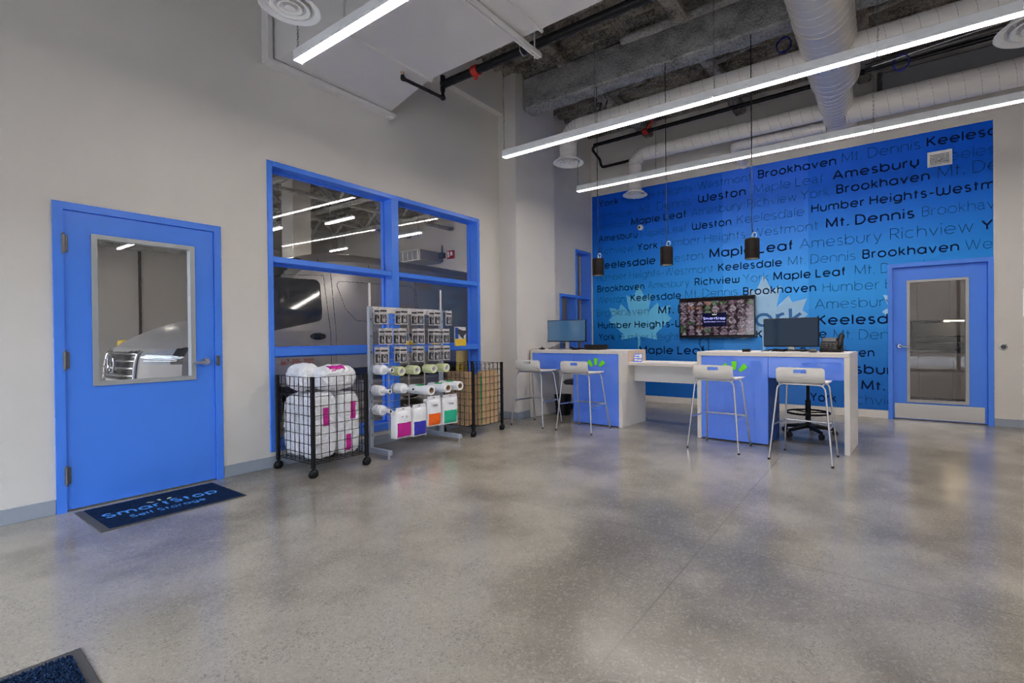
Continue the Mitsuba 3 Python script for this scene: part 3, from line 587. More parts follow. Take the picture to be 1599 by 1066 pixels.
# sprinkler main
k = thing('sprinkler_pipe', 'black sprinkler main with a branch arm below the sheet metal duct', 'pipe')
PX, PY, PZ = 0.915, 3.565, 3.885
part(k, 'main_pipe', cyl((PX, PY, PZ), (9.0, PY, PZ), 0.040, 18), 'm_black', smooth=40)
part(k, 'end_drop', tube(fillet([(PX, PY, PZ+0.06), (PX, PY, 3.745), (PX-0.01, 3.12, 3.735), (PX-0.01, 3.07, 3.735), (PX-0.01, 3.06, 3.765)], 0.03), 0.017, 12), 'm_black', smooth=40)
part(k, 'fitting', xf(trimesh.creation.icosphere(2, 0.030), mv(PX, PY, 3.748)), 'm_black', smooth=40)
part(k, 'fitting', xf(trimesh.creation.icosphere(2, 0.026), mv(PX-0.01, 3.07, 3.735)), 'm_black', smooth=40)
part(k, 'fitting', cyl((PX, PY, PZ-0.07), (PX, PY, PZ+0.09), 0.026, 12), 'm_black', smooth=40)
part(k, 'sprinkler_head', cat([cyl((PX-0.01, 3.06, 3.76), (PX-0.01, 3.06, 3.785), 0.011, 10), cyl((PX-0.01, 3.06, 3.785), (PX-0.01, 3.06, 3.79), 0.020, 12)]), 'm_core', label='brass sprinkler head')
part(k, 'coupling', cat([tube([(1.36, PY, PZ), (1.43, PY, PZ)], 0.053, 14), rbox(1.37, 1.42, PY-0.066, PY+0.066, PZ-0.01, PZ+0.01, 0.004), rbox(1.38, 1.41, PY-0.015, PY+0.015, PZ-0.09, PZ, 0.004)]), 'm_red', smooth=40, label='red grooved coupling')
for x in (2.0, 3.9):
    part(k, 'hanger_ring', tube([(x, PY+0.047*math.cos(a), PZ+0.047*math.sin(a)) for a in np.linspace(0, 2*np.pi, 17)[:-1]], 0.007, 5, closed=True), 'm_zinc')
    part(k, 'hanger_rod', cyl((x, PY, PZ+0.047), (x, PY, ZD), 0.006, 6), 'm_zinc')
k = thing('sprinkler_pipe', 'dark sprinkler pipe near the mural wall with orange couplings', 'pipe')
part(k, 'main_pipe', cyl((0.50, 7.45, 4.60), (8.9, 7.45, 4.68), 0.030, 14), 'm_black', smooth=40)
part(k, 'branch', tube(fillet([(0.56, 7.45, 4.60), (0.40, 7.55, 4.59), (0.38, 7.88, 4.50), (0.40, 7.9, 4.36), (1.2, 7.9, 4.37), (3.9, 7.9, 4.45)], 0.06), 0.024, 12), 'm_black', smooth=40)
for x in (1.45,): part(k, 'coupling', cat([tube([(x, 7.45, 4.61), (x+0.09, 7.45, 4.61)], 0.052, 14), tube([(x+0.04, 7.45, 4.61), (x+0.20, 7.40, 4.74)], 0.024, 10)]), 'm_red', smooth=40, label='orange red coupling')
k = thing('conduit', 'fireproof-coated pipe lying against the top of the sprayed beam', 'pipe')
part(k, 'run', lumpy(cyl((2.05, 5.50, 4.93), (9.0, 5.50, 4.93), 0.05, 12), 0.1, 0.008, 9.0, 3), 'm_beam', smooth=True)
# wrapped rectangular run at the right, with pipe and conduits
k = thing('wrapped_duct', 'dark grey wrapped rectangular duct at the upper right near the mural wall', 'duct')
part(k, 'body', rbox(4.75, 8.98, 7.78, 8.12, 4.40, 4.72, 0.02), 'm_grey')
part(k, 'end_band', rbox(4.74, 4.80, 7.77, 8.13, 4.39, 4.73, 0.012), 'm_dark_grey')
solo('black_pipe', cyl((4.6, 7.70, 4.38), (8.98, 7.70, 4.40), 0.034, 14), 'm_black', 'long black pipe under the grey wrapped duct at the upper right', 'pipe', smooth=40)
solo('conduit_bundle', cat([tube([(4.62, 7.2+0.02*i, 4.50+0.045*i), (6.4, 7.15, 4.53+0.05*i), (8.9, 7.2, 4.55+0.05*i)], 0.009, 6) for i in range(4)]), 'm_dark_grey', 'thin dark conduits running along the upper right ceiling', 'conduit', smooth=40, kind='stuff')
cr = random.Random(3)
for i, (x, y, z, n, lab) in enumerate([(3.86, 6.02, 4.53, 5, 'coil of blue cable hanging under the sprayed beam left of the silver duct'), (4.98, 6.55, 4.22, 4, 'small tangle of blue cable hanging right of the silver duct')]):
    pts = [(x+(0.07+0.012*cr.random())*math.cos(t), y+0.02*math.sin(3.1*t), z+(0.08+0.012*cr.random())*math.sin(t)) for t in np.linspace(0, 2*np.pi*n, 16*n)]
    solo('cable_coil', tube(pts, 0.006, 5), 'm_cable_blue', lab, 'cable', smooth=40)
solo('cable_tie_line', tube([(4.7, 6.55, 4.26), (6.9, 6.5, 4.42), (8.9, 6.5, 4.45)], 0.006, 6), 'm_white', 'thin pale cable stretched across the upper right ceiling', 'cable')
solo('loose_cables', cat([tube([(1.32+0.06*math.cos(t+q)+0.1*q, 5.98, 4.42+0.09*math.sin(t*1.3+q)) for t in np.linspace(0, 5.5, 22)], 0.006, 5) for q in range(3)]), 'm_black', 'loose black cable loops above the column end of the spiral duct', 'cable', smooth=40, kind='stuff')

# ------------------------------------------------------------------ pendants over the counter
for i, (x, y, z) in enumerate([(1.590, 5.66, 2.026), (2.565, 5.66, 2.077), (3.577, 5.66, 2.058)]):
    k = thing('pendant_lamp', f'black cylinder pendant lamp, {["leftmost", "middle", "rightmost"][i]} of the three over the counter', 'lamp', 'pendant lamps')
    part(k, 'shade', xf(lathe([(0.072, 0.005), (0.078, 0.0), (0.078, 0.215), (0.074, 0.225), (0.0, 0.226)], 36), mv(x, y, z)), 'm_bronze', smooth=40)
    part(k, 'reflector', xf(lathe([(0.073, 0.004), (0.060, 0.03), (0.045, 0.06), (0.0, 0.062)], 32), mv(x, y, z)), 'm_chrome', smooth=40)
    part(k, 'cord', tube([(x, y, z+0.22), (x+0.004, y, z+0.30), (x-0.003, y, z+0.45), (x, y, z+0.6), (x, y, 4.57)], 0.0045, 6), 'm_black', smooth=40)
    part(k, 'cord_loop', tube([(x+0.028+0.022*math.cos(t), y-0.01, z+0.262+0.030*math.sin(t)) for t in np.linspace(0, 2*np.pi, 17)[:-1]], 0.004, 6, closed=True), 'm_film')
    part(k, 'grip', cyl((x, y, z+0.225), (x, y, z+0.27), 0.008, 10), 'm_chrome', smooth=40)

# ------------------------------------------------------------------ service counter (local frame: x along the front, y towards the mural)
DA = -math.atan(0.060); DM = mv(0.34, 5.745, 0, DA)
def D(mesh): return xf(mesh, DM)
def dpart(p, n, mesh, mat, smooth=False, **kw): return part(p, n, D(mesh), mat, smooth, **kw)
TOP, TH, DEP = 1.016, 0.046, 0.66
def spark(p, cx, cz, y):
    for dx, dz, an in ((-0.085, 0.005, 38), (0.0, 0.03, 0), (0.092, 0.005, -46)):
        g = sg.Polygon([(-0.017, -0.040), (0.017, -0.040), (0.027, 0.048), (-0.027, 0.048)]).buffer(0.003)
        g = sa.translate(sa.rotate(g, an, origin=(0, 0)), cx+dx, cz+dz)
        dpart(p, 'logo_dash', prism(g, 0.006, BACK(y)), 'm_green', label='bright green wedge of the logo')
def counter(name, x0, x1, solid0, solid1, open0, open1, label, side):
    k = thing(name, label, 'counter')
    dpart(k, 'counter_top', rbox(x0, x1, 0, DEP, TOP-TH, TOP, 0.003), 'm_lam')
    dpart(k, 'end_panel', rbox(x0, x0+0.05, 0.0, DEP, 0.0, TOP-TH, 0.003), 'm_lam')
    dpart(k, 'end_panel', rbox(x1-0.05, x1, 0.0, DEP, 0.0, TOP-TH, 0.003), 'm_lam')
    dpart(k, 'front_panel', rbox(solid0, solid1, 0.012, 0.032, 0.012, TOP-TH, 0.002), 'm_blue_gloss', label='glossy blue front panel')
    dpart(k, 'modesty_panel', rbox(open0, open1, 0.012, 0.032, 0.738, TOP-TH, 0.002), 'm_blue_gloss', label='short glossy blue panel over the knee space')
    xs = solid1 if side > 0 else solid0
    dpart(k, 'cabinet_side', rbox(xs-0.018 if side > 0 else xs, xs if side > 0 else xs+0.018, 0.032, 0.52, 0.012, TOP-TH, 0.002), 'm_blue_dark')
    dpart(k, 'cabinet_back', rbox(solid0, solid1, 0.50, 0.518, 0.012, TOP-TH, 0.002), 'm_lam')
    spark(k, (solid0+solid1)/2+0.01, 0.828, 0.012)
    return k
c1 = counter('service_counter', 0.0, 1.60, 0.803, 1.55, 0.05, 0.80, 'left service counter with pale frame, blue front panels and green logo dashes', -1)
c2 = counter('service_counter', 2.625, 4.195, 2.675, 3.42, 3.424, 4.145, 'right service counter with pale frame, blue panels and an open knee space', 1)
k = thing('low_table', 'low pale table spanning the gap between the two service counters', 'table')
dpart(k, 'table_top', rbox(1.602, 2.623, 0.16, 0.72, 0.818, 0.858, 0.003), 'm_lam')
dpart(k, 'apron', rbox(1.602, 2.623, 0.34, 0.36, 0.595, 0.817, 0.002), 'm_white_soft')
dpart(k, 'grain_edge', rbox(1.602, 2.623, 0.7205, 0.7245, 0.820, 0.856, 0.001), 'm_wood')
dpart(c1, 'wood_veneer', rbox(1.6005, 1.604, 0.16, DEP, 0.860, TOP-0.002, 0.0005), 'm_wood', label='wood-toned inner end panel')

# ------------------------------------------------------------------ bar stools
def stool_parts():
    # unrolled shell: u across, s along from the back's top edge to the seat's front edge
    prof = np.array([(0.005, 0.892), (0.0, 0.86), (-0.002, 0.82), (0.006, 0.785), (0.025, 0.764), (0.06, 0.755), (0.14, 0.752), (0.24, 0.752), (0.31, 0.755), (0.345, 0.760), (0.37, 0.758), (0.385, 0.748)])
    seg = np.r_[0, np.cumsum(np.linalg.norm(np.diff(prof, axis=0), axis=1))]; L = seg[-1]
    W = 0.42
    pol = sg.box(-W/2, 0, W/2, L).buffer(-0.03).buffer(0.03, quad_segs=5).difference(sa.translate(rrect(0.115, 0.034, 0.008), 0, 0.035))
    m = trimesh.creation.extrude_polygon(pol, 0.012, engine='earcut')
    v, f = trimesh.remesh.subdivide_to_size(m.vertices, m.faces, 0.03, max_iter=10)
    s = np.clip(v[:, 1], 0, L); y = np.interp(s, seg, prof[:, 0]); z = np.interp(s, seg, prof[:, 1])
    e = 1e-3; ty = np.interp(s+e, seg, prof[:, 0])-np.interp(s-e, seg, prof[:, 0]); tz = np.interp(s+e, seg, prof[:, 1])-np.interp(s-e, seg, prof[:, 1])
    n = np.hypot(ty, tz)+1e-9; ny, nz = tz/n, -ty/n      # towards below / behind
    dish = 0.010*(1-(np.abs(v[:, 0])/(W/2))**2)*np.clip((s-0.12)/0.1, 0, 1)
    P3 = np.column_stack([v[:, 0], y+ny*v[:, 2], z+nz*v[:, 2]-dish])
    shell = trimesh.Trimesh(P3, f, process=True); shell.merge_vertices(); shell.fix_normals()
    r = 0.0085
    back = tube(fillet([(-0.275, -0.03, 0.0), (-0.205, 0.03, 0.734), (0.205, 0.03, 0.734), (0.275, -0.03, 0.0)], 0.06, 7), r, 10)
    front = tube(fillet([(-0.245, 0.445, 0.0), (-0.19, 0.32, 0.734), (0.19, 0.32, 0.734), (0.245, 0.445, 0.0)], 0.06, 7), r, 10)
    sides = cat([tube([(s*0.19, 0.03, 0.734), (s*0.18, 0.32, 0.734)], r*0.9, 8) for s in (-1, 1)])
    h = 0.335; bx = 0.275-0.07*h/0.734; by = -0.03+0.06*h/0.734; fx = 0.245-0.055*h/0.734; fy = 0.445-0.125*h/0.734
    rung = tube(fillet([(-bx, by, h), (-fx, fy, h), (fx, fy, h), (bx, by, h)], 0.02), r, 10)
    feet = cat([cyl((x, y, 0), (x, y, 0.016), 0.011, 10) for x, y in ((-0.275, -0.03), (0.275, -0.03), (-0.245, 0.445), (0.245, 0.445))])
    return shell, back, front, sides, rung, feet
sh, bk, fr, sd, rg, ft = stool_parts()
SP = {'seat_shell': shape(sh, 'm_seat', smooth=35), 'rear_leg_frame': shape(bk, 'm_chrome', smooth=50), 'front_leg_frame': shape(fr, 'm_chrome', smooth=50), 'side_rail': shape(sd, 'm_chrome', smooth=50), 'footrest': shape(rg, 'm_chrome', smooth=50), 'foot_cap': shape(ft, 'm_black')}
for i, (x, y, a, lab) in enumerate([(0.775, 5.145, -1.5, 'white low-back bar stool with chrome legs nearest the column'), (1.535, 5.125, -3.5, 'second white bar stool from the column, under the left green logo'),
                                    (3.312, 5.04, -4.5, 'white bar stool in front of the solid blue panel of the right counter'), (4.150, 4.97, -4.5, 'white bar stool in front of the open knee space, rightmost of four')]):
    k = thing('bar_stool', lab, 'stool', 'bar stools at the counter'); m = mv(x, y, 0, math.radians(a))
    for n, d in SP.items(): part(k, n, at(d, m))

# ------------------------------------------------------------------ things on the counters
def monitor(name, cx, cy, z0, w, h, yaw, label, mat):
    k = thing(name, label, 'monitor'); m = mv(cx, cy, 0, math.radians(yaw))
    part(k, 'casing', xf(rbox(-w/2, w/2, 0, 0.035, z0, z0+h, 0.005), m), 'm_black')
    part(k, 'screen', xf(rbox(-w/2+0.008, w/2-0.008, -0.003, 0.004, z0+0.014, z0+h-0.008, 0.001), m), mat, label='switched-off glossy blue grey screen')
    part(k, 'stand_neck', xf(rbox(-0.035, 0.035, 0.035, 0.06, TOP+0.005, z0+0.12, 0.004), m), 'm_steel')
    part(k, 'stand_base', xf(rbox(-0.12, 0.12, -0.05, 0.13, TOP, TOP+0.010, 0.004), m), 'm_steel')
    return k
P('m_screen_pale', (0.060, 0.16, 0.30), rough=0.10, spec=0.7)
monitor('monitor', 0.850, 5.98, 1.130, 0.64, 0.325, 6, 'pale blue flat monitor on the left counter below the narrow blue window', 'm_screen_pale')
monitor('monitor', 3.945, 5.78, 1.070, 0.575, 0.318, -7, 'dark blue flat monitor on the right counter below the large leaf', 'm_screen')
k = thing('desk_phone', 'black desk phone with handset at the right end of the right counter', 'phone'); m = mv(4.345, 5.80, TOP, math.radians(-4))
part(k, 'body', xf(trimesh.convex.convex_hull(np.array([(x, y, z) for x in (-0.10, 0.10) for y, z in ((-0.09, 0.0), (-0.09, 0.03), (0.03, 0.13), (0.08, 0.15), (0.09, 0.0))])), m), 'm_black')
part(k, 'display', xf(trimesh.convex.convex_hull(np.array([(x, y, z) for x in (-0.09, 0.04) for y, z in ((0.0, 0.112), (0.005, 0.108), (0.055, 0.150), (0.05, 0.154))])), m), 'm_dark_grey')
part(k, 'handset', xf(cat([tube(fillet([(0.085, -0.08, 0.06), (0.085, -0.06, 0.085), (0.085, 0.05, 0.185), (0.085, 0.08, 0.175)], 0.03), 0.02, 10), xf(trimesh.creation.icosphere(2, 0.03), mv(0.085, 0.06, 0.165)), xf(trimesh.creation.icosphere(2, 0.028), mv(0.085, -0.07, 0.07))]), m), 'm_black', smooth=40)
part(k, 'keypad', xf(cat([rbox(-0.08+0.04*i, -0.053+0.04*i, -0.084+0.022*j, -0.068+0.022*j, 0.042+0.02*j, 0.054+0.02*j, 0.003) for i in range(3) for j in range(3)]), m), 'm_dark_grey', kind='stuff')
part(k, 'cord', xf(tube([(0.12+0.006*math.cos(9*t), -0.05+0.10*t, 0.012+0.05*t+0.006*math.sin(9*t)) for t in np.linspace(0, 1.2, 60)], 0.003, 5), m), 'm_black')
solo('card_reader', rbox(3.46, 3.54, 5.66, 5.74, TOP, TOP+0.032, 0.006), 'm_black', 'small black box at the left of the right counter', 'card reader')
solo('computer_mouse', xf(trimesh.creation.icosphere(3, 1.0), np.array([[0.045, 0, 0, 4.19], [0, 0.065, 0, 5.60], [0, 0, 0.024, TOP+0.020], [0, 0, 0, 1.0]])), 'm_dark_grey', 'dark computer mouse in front of the desk phone', 'mouse', smooth=True)
def kb(name, cx, cy, yaw, label):
    k = thing(name, label, 'keyboard'); m = mv(cx, cy, TOP, math.radians(yaw))
    part(k, 'base', xf(rbox(-0.21, 0.21, -0.065, 0.065, 0.0, 0.014, 0.004), m), 'm_black')
    part(k, 'keys', xf(cat([rbox(-0.2+0.0286*i, -0.177+0.0286*i, -0.055+0.028*j, -0.033+0.028*j, 0.013, 0.021, 0.002) for i in range(14) for j in range(4)]), m), 'm_dark_grey', kind='stuff')
kb('keyboard', 0.86, 6.20, 2, 'black keyboard behind the stand of the pale left monitor'); kb('keyboard', 3.93, 6.06, -4, 'black keyboard behind the stand of the dark right monitor')
solo('cable_tangle', cat([tube(fillet([(3.66+0.05*q, 5.70+0.02*q, TOP+0.006), (3.72+0.06*q, 5.86, TOP+0.022+0.01*(q % 2)), (3.86+0.05*q, 5.72+0.05*(q % 3), TOP+0.008), (4.12+0.02*q, 5.84-0.03*q, TOP+0.014)], 0.05), 0.0045, 6) for q in range(5)]), 'm_black', 'tangle of black cables under the dark monitor on the right counter', 'cable', smooth=40, kind='stuff')
solo('cable_tangle', cat([tube(fillet([(0.62+0.05*q, 5.84, TOP+0.006), (0.76, 6.02+0.01*q, TOP+0.10-0.02*q), (0.84+0.03*q, 6.06, TOP+0.03), (1.02+0.02*q, 5.90, TOP+0.006)], 0.05), 0.0045, 6) for q in range(4)]), 'm_black', 'loose black cables under the pale monitor on the left counter', 'cable', smooth=40, kind='stuff')
k = thing('handheld_scanner', 'small black device at the far left of the left counter', 'scanner')
part(k, 'cradle', cat([rbox(0.43, 0.50, 5.86, 5.93, TOP, TOP+0.022, 0.006), cyl((0.462, 5.9, TOP+0.02), (0.462, 5.9, TOP+0.04), 0.012, 10)]), 'm_black')
part(k, 'cable', tube(fillet([(0.43, 5.9, TOP+0.012), (0.39, 5.86, TOP+0.006), (0.375, 5.74, TOP+0.006), (0.372, 5.72, TOP-0.02), (0.37, 5.715, 0.8)], 0.02), 0.003, 6), 'm_black')
k = thing('black_tray', 'black oval tray at the right end of the left counter', 'tray')
part(k, 'tray', xf(lathe([(0, 0.004), (0.155, 0.004), (0.17, 0.012), (0.178, 0.07), (0.170, 0.07), (0.160, 0.016), (0, 0.010)], 36), mv(1.32, 6.06, TOP)), 'm_black', smooth=40)
part(k, 'booklets', cat([xf(rbox(-0.05, 0.05, -0.03, 0.03, 0.012, 0.03+0.006*i, 0.002), mv(1.23+0.07*i, 5.99+0.05*i, TOP, 0.4*i)) for i in range(3)]), 'm_card')
solo('hand_stapler', rbox(1.02, 1.14, 5.86, 5.90, TOP, TOP+0.03, 0.008), 'm_black', 'small black stapler in front of the oval tray on the left counter', 'stapler')
k = thing('card_holder', 'small blue and white card holder on the low table', 'card holder'); m = mv(2.05, 5.93, 0.858, math.radians(-10))
part(k, 'card', xf(trimesh.convex.convex_hull(np.array([(x, y, z) for x in (-0.066, 0.066) for y, z in ((-0.03, 0), (-0.024, 0), (0.006, 0.112), (0.0, 0.112))])), m), 'm_blue_gloss')
sl = lambda z: -0.0305+0.03*z/0.112
for xa, xb, za, zb_ in ((-0.058, 0.02, 0.082, 0.098), (-0.058, 0.015, 0.052, 0.066), (-0.055, 0.0, 0.014, 0.040), (0.018, 0.06, 0.05, 0.105), (0.008, 0.058, 0.014, 0.036)):
    part(k, 'print', xf(trimesh.Trimesh([(xa, sl(za)-0.0006, za), (xb, sl(za)-0.0006, za), (xb, sl(zb_)-0.0006, zb_), (xa, sl(zb_)-0.0006, zb_)], [[0, 1, 2], [0, 2, 3]]), m), 'm_white')
part(k, 'prop', xf(trimesh.convex.convex_hull(np.array([(x, y, z) for x in (-0.03, 0.03) for y, z in ((0.04, 0), (0.046, 0), (-0.002, 0.09), (-0.008, 0.09))])), m), 'm_film')

# office chairs behind the counters
def office_base(k, x, y, ring, top, mat='m_black'):
    for i in range(5):
        a = 2*np.pi*i/5+0.3; d = np.array([math.cos(a), math.sin(a)])
        e = (x+0.29*d[0], y+0.29*d[1])
        part(k, 'base_leg', cat([tube([(x, y, 0.115), (x+0.15*d[0], y+0.15*d[1], 0.095), (*e, 0.075)], [0.030, 0.024, 0.018], 8)]), mat, smooth=40)
        part(k, 'caster', cat([cyl((e[0]-d[1]*0.022, e[1]+d[0]*0.022, 0.03), (e[0]-d[1]*0.006, e[1]+d[0]*0.006, 0.03), 0.030, 14), cyl((e[0]+d[1]*0.022, e[1]-d[0]*0.022, 0.03), (e[0]+d[1]*0.006, e[1]-d[0]*0.006, 0.03), 0.030, 14), cyl((*e, 0.05), (*e, 0.075), 0.01, 8)]), 'm_tire', smooth=40)
    part(k, 'gas_column', cat([cyl((x, y, 0.09), (x, y, 0.42), 0.030, 16), cyl((x, y, 0.42), (x, y, top), 0.018, 14)]), mat, smooth=40)
    if ring:
        R = 0.235
        part(k, 'foot_ring', cat([tube([(x+R*math.cos(t), y+R*math.sin(t), 0.27) for t in np.linspace(0, 2*np.pi, 33)[:-1]], 0.011, 8, closed=True)]+[cyl((x, y, 0.27), (x+R*math.cos(t), y+R*math.sin(t), 0.27), 0.008, 6) for t in (0.4, 2.5, 4.6)]), 'm_chrome' if 0 else mat, smooth=40)
k = thing('drafting_stool', 'black wheeled drafting stool with foot ring behind the right counter', 'stool')
office_base(k, 4.04, 6.42, True, 0.66)
part(k, 'seat', xf(lathe([(0, 0.66), (0.16, 0.66), (0.21, 0.68), (0.22, 0.705), (0.20, 0.735), (0, 0.745)], 32), mv(4.04, 6.42, 0)), 'm_black', smooth=40)
part(k, 'backrest', lumpy(rbox(3.86, 4.22, 6.64, 6.69, 0.78, 0.98, 0.02), 0.06, 0.003, 6), 'm_black', smooth=True)
part(k, 'back_bar', tube(fillet([(4.04, 6.50, 0.65), (4.04, 6.68, 0.65), (4.04, 6.70, 0.88)], 0.05), 0.014, 8), 'm_black', smooth=40)
k = thing('office_chair', 'black office chair behind the left counter, seen through its knee space', 'chair')
office_base(k, 0.72, 6.62, False, 0.44)
part(k, 'seat', lumpy(rbox(0.49, 0.95, 6.40, 6.86, 0.44, 0.52, 0.03), 0.07, 0.006, 5), 'm_dark_grey', smooth=True)
part(k, 'backrest', lumpy(rbox(0.51, 0.93, 6.86, 6.92, 0.58, 0.94, 0.03), 0.07, 0.006, 5), 'm_dark_grey', smooth=True)
part(k, 'back_bar', tube(fillet([(0.72, 6.7, 0.43), (0.72, 6.9, 0.43), (0.72, 6.93, 0.75)], 0.05), 0.016, 8), 'm_black', smooth=40)
k = thing('waste_bin', 'small dark waste bin in the knee space of the left counter', 'bin')
part(k, 'bin', xf(lathe([(0, 0.0), (0.11, 0.0), (0.135, 0.30), (0.14, 0.305), (0.130, 0.305), (0.105, 0.012), (0, 0.012)], 28), mv(0.62, 6.22, 0)), 'm_black', smooth=40)

# ------------------------------------------------------------------ television, camera, wall vent, door knob plate
k = thing('television', 'wall mounted television showing a collage of stores on the mural', 'television')
tx0, tx1, tz0, tz1 = 1.815, 3.073, 1.166, 1.852
part(k, 'casing', rbox(tx0, tx1, 8.10, 8.15, tz0, tz1, 0.006), 'm_black_gloss')
part(k, 'wall_bracket', rbox(2.2, 2.7, 8.15, 8.196, 1.35, 1.65, 0.004), 'm_black')
def tv_c(p, n, uv):
    u = (p.x-tx0-0.012)/(tx1-tx0-0.024); v = (p.z-tz0-0.02)/(tz1-tz0-0.035)
    cx, cy = dr.floor(u*9), dr.floor(v*10); fu, fv = u*9-cx, v*10-cy
    r1, r2, r3, r4 = [cell_rand(cx, cy, q) for q in (1, 2, 3, 4)]
    lite = mix((0.30, 0.20, 0.30), (0.75, 0.66, 0.78), r1)
    lite = mix(lite, (0.10, 0.34, 0.10), dr.select(r2 > 0.90, 0.75, 0.0)); lite = mix(lite, (0.55, 0.24, 0.10), dr.select(r2 < 0.08, 0.7, 0.0))
    dark = mix((0.02, 0.014, 0.02), (0.09, 0.06, 0.08), r3)
    side = dr.abs(fu-0.5-0.25*(r4-0.5)); fl = dr.select(r3 > 0.5, fv, 1-fv)
    shape_ = smoothstep(0.10, 0.0, side-0.10-0.40*fl)*smoothstep(0.0, 0.15, fv)*smoothstep(0.0, 0.1, fu)
    c = mix(dark, lite, shape_*(0.25+0.75*noise(u*70, v*44)))
    c = mix(c, c*0.3, smoothstep(0.45, 0.75, noise(u*45+9, v*34)))
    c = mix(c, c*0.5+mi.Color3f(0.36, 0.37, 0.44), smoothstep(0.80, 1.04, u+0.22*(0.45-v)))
    c = mix(c, (0.004, 0.005, 0.045), dr.select((u > 0.322) & (u < 0.648) & (v > 0.26) & (v < 0.61), 1.0, 0.0))
    return mix(c, (0.010, 0.008, 0.012), dr.select((v > 0.92) | (v < 0.04), 1.0, 0.0))
P('m_tv', proc(tv_c), rough=0.12, spec=0.12)
part(k, 'screen', trimesh.Trimesh([(tx0+0.012, 8.0985, tz0+0.02), (tx1-0.012, 8.0985, tz0+0.02), (tx1-0.012, 8.0985, tz1-0.015), (tx0+0.012, 8.0985, tz1-0.015)], [[0, 1, 2], [0, 2, 3]]), 'm_tv')
def sheet_text(text, bold, x0, x1, z, y, hz=None, weight=None):
    pol, adv = stroke_text(text, bold, weight=weight); s = (x1-x0)/adv
    return flat(sa.translate(sa.scale(pol, s, hz or s, origin=(0, 0)), x0, z), y)
tw = tx1-tx0
def glow(mesh, c): return {**shape(mesh, 'm_lamp'), 'emitter': {'type': 'area', 'radiance': rgb(c)}}
part(k, 'logo_name', glow(sheet_text('SmartStop', 1, tx0+0.335*tw, tx0+0.632*tw, 1.470, 8.0978, weight=0.19), (0.035, 0.06, 0.40)), label='blue shop name on the screen')
part(k, 'logo_subtitle', glow(cat([sheet_text('Self Storage', 1, tx0+0.345*tw, tx0+0.505*tw, 1.425, 8.0978, weight=0.13), sheet_text('Smart Help', 1, tx0+0.52*tw, tx0+0.625*tw, 1.425, 8.0978, weight=0.13)]), (0.03, 0.045, 0.30)))
part(k, 'logo_dashes', glow(cat([flat(sa.translate(sa.rotate(sg.box(-0.004, -0.012, 0.004, 0.012), a, origin=(0, 0)), tx0+0.485*tw+d, 1.556), 8.0978) for d, a in ((-0.026, 35), (0, 0), (0.026, -35))]), (0.5, 0.6, 0.25)))
part(k, 'cable', cat([tube(fillet([(2.20, 8.17, 1.17), (2.13, 8.18, 1.10), (2.17, 8.185, 0.98), (2.23, 8.18, 0.95), (2.24, 8.185, 0.7)], 0.05), 0.005, 6), tube([(2.29, 8.18, 1.17), (2.30, 8.185, 1.0), (2.29, 8.185, 0.7)], 0.005, 6)]), 'm_black', smooth=40)
k = thing('dome_camera', 'small white round security camera on the mural at upper left', 'camera')
cm = np.array([[1, 0, 0, 1.055], [0, 0, -1, 8.197], [0, 1, 0, 3.205], [0, 0, 0, 1.0]])
part(k, 'housing', xf(lathe([(0, 0), (0.052, 0), (0.055, 0.03), (0.048, 0.055), (0.034, 0.066), (0.0, 0.062)], 28), cm), 'm_white', smooth=40)
part(k, 'lens', xf(lathe([(0, 0.072), (0.018, 0.070), (0.027, 0.062), (0, 0.06)], 20), cm @ mv(-0.006, -0.004, 0)), 'm_black_gloss', smooth=40)
k = thing('wall_vent', 'white louvred vent grille on the mural at the upper right', 'air vent')
part(k, 'frame', prism(hole_frame(5.306, 5.573, 3.456, 3.657, 0.030), 0.014, BACK(8.196)), 'm_white')
part(k, 'backing', rbox(5.33, 5.55, 8.193, 8.196, 3.48, 3.635, 0.001), 'm_dark_grey')
for i in range(7):
    z = 3.494+i*0.0205
    part(k, 'louvre', trimesh.convex.convex_hull(np.array([(x, y, zz) for x in (5.336, 5.543) for y, zz in ((8.192, z+0.012), (8.190, z+0.013), (8.183, z), (8.185, z-0.001))])), 'm_white')
k = thing('door_stop', 'round metal door stop knob on the wall right of the right door', 'door stop')
km = np.array([[1, 0, 0, 6.075], [0, 0, -1, 8.2], [0, 1, 0, 1.027], [0, 0, 0, 1.0]])
part(k, 'rose', xf(lathe([(0, 0), (0.045, 0), (0.043, 0.010), (0.030, 0.014), (0, 0.014)], 28), km), 'm_steel', smooth=40)
part(k, 'rubber', xf(lathe([(0.022, 0.012), (0.026, 0.03), (0.016, 0.038), (0, 0.038)], 24), km), 'm_dark_grey', smooth=40)
solo('wall_notice', rbox(6.262, 6.52, 8.192, 8.198, 1.40, 1.755, 0.002), 'm_white', 'white notice board at the right edge of the picture', 'sign')

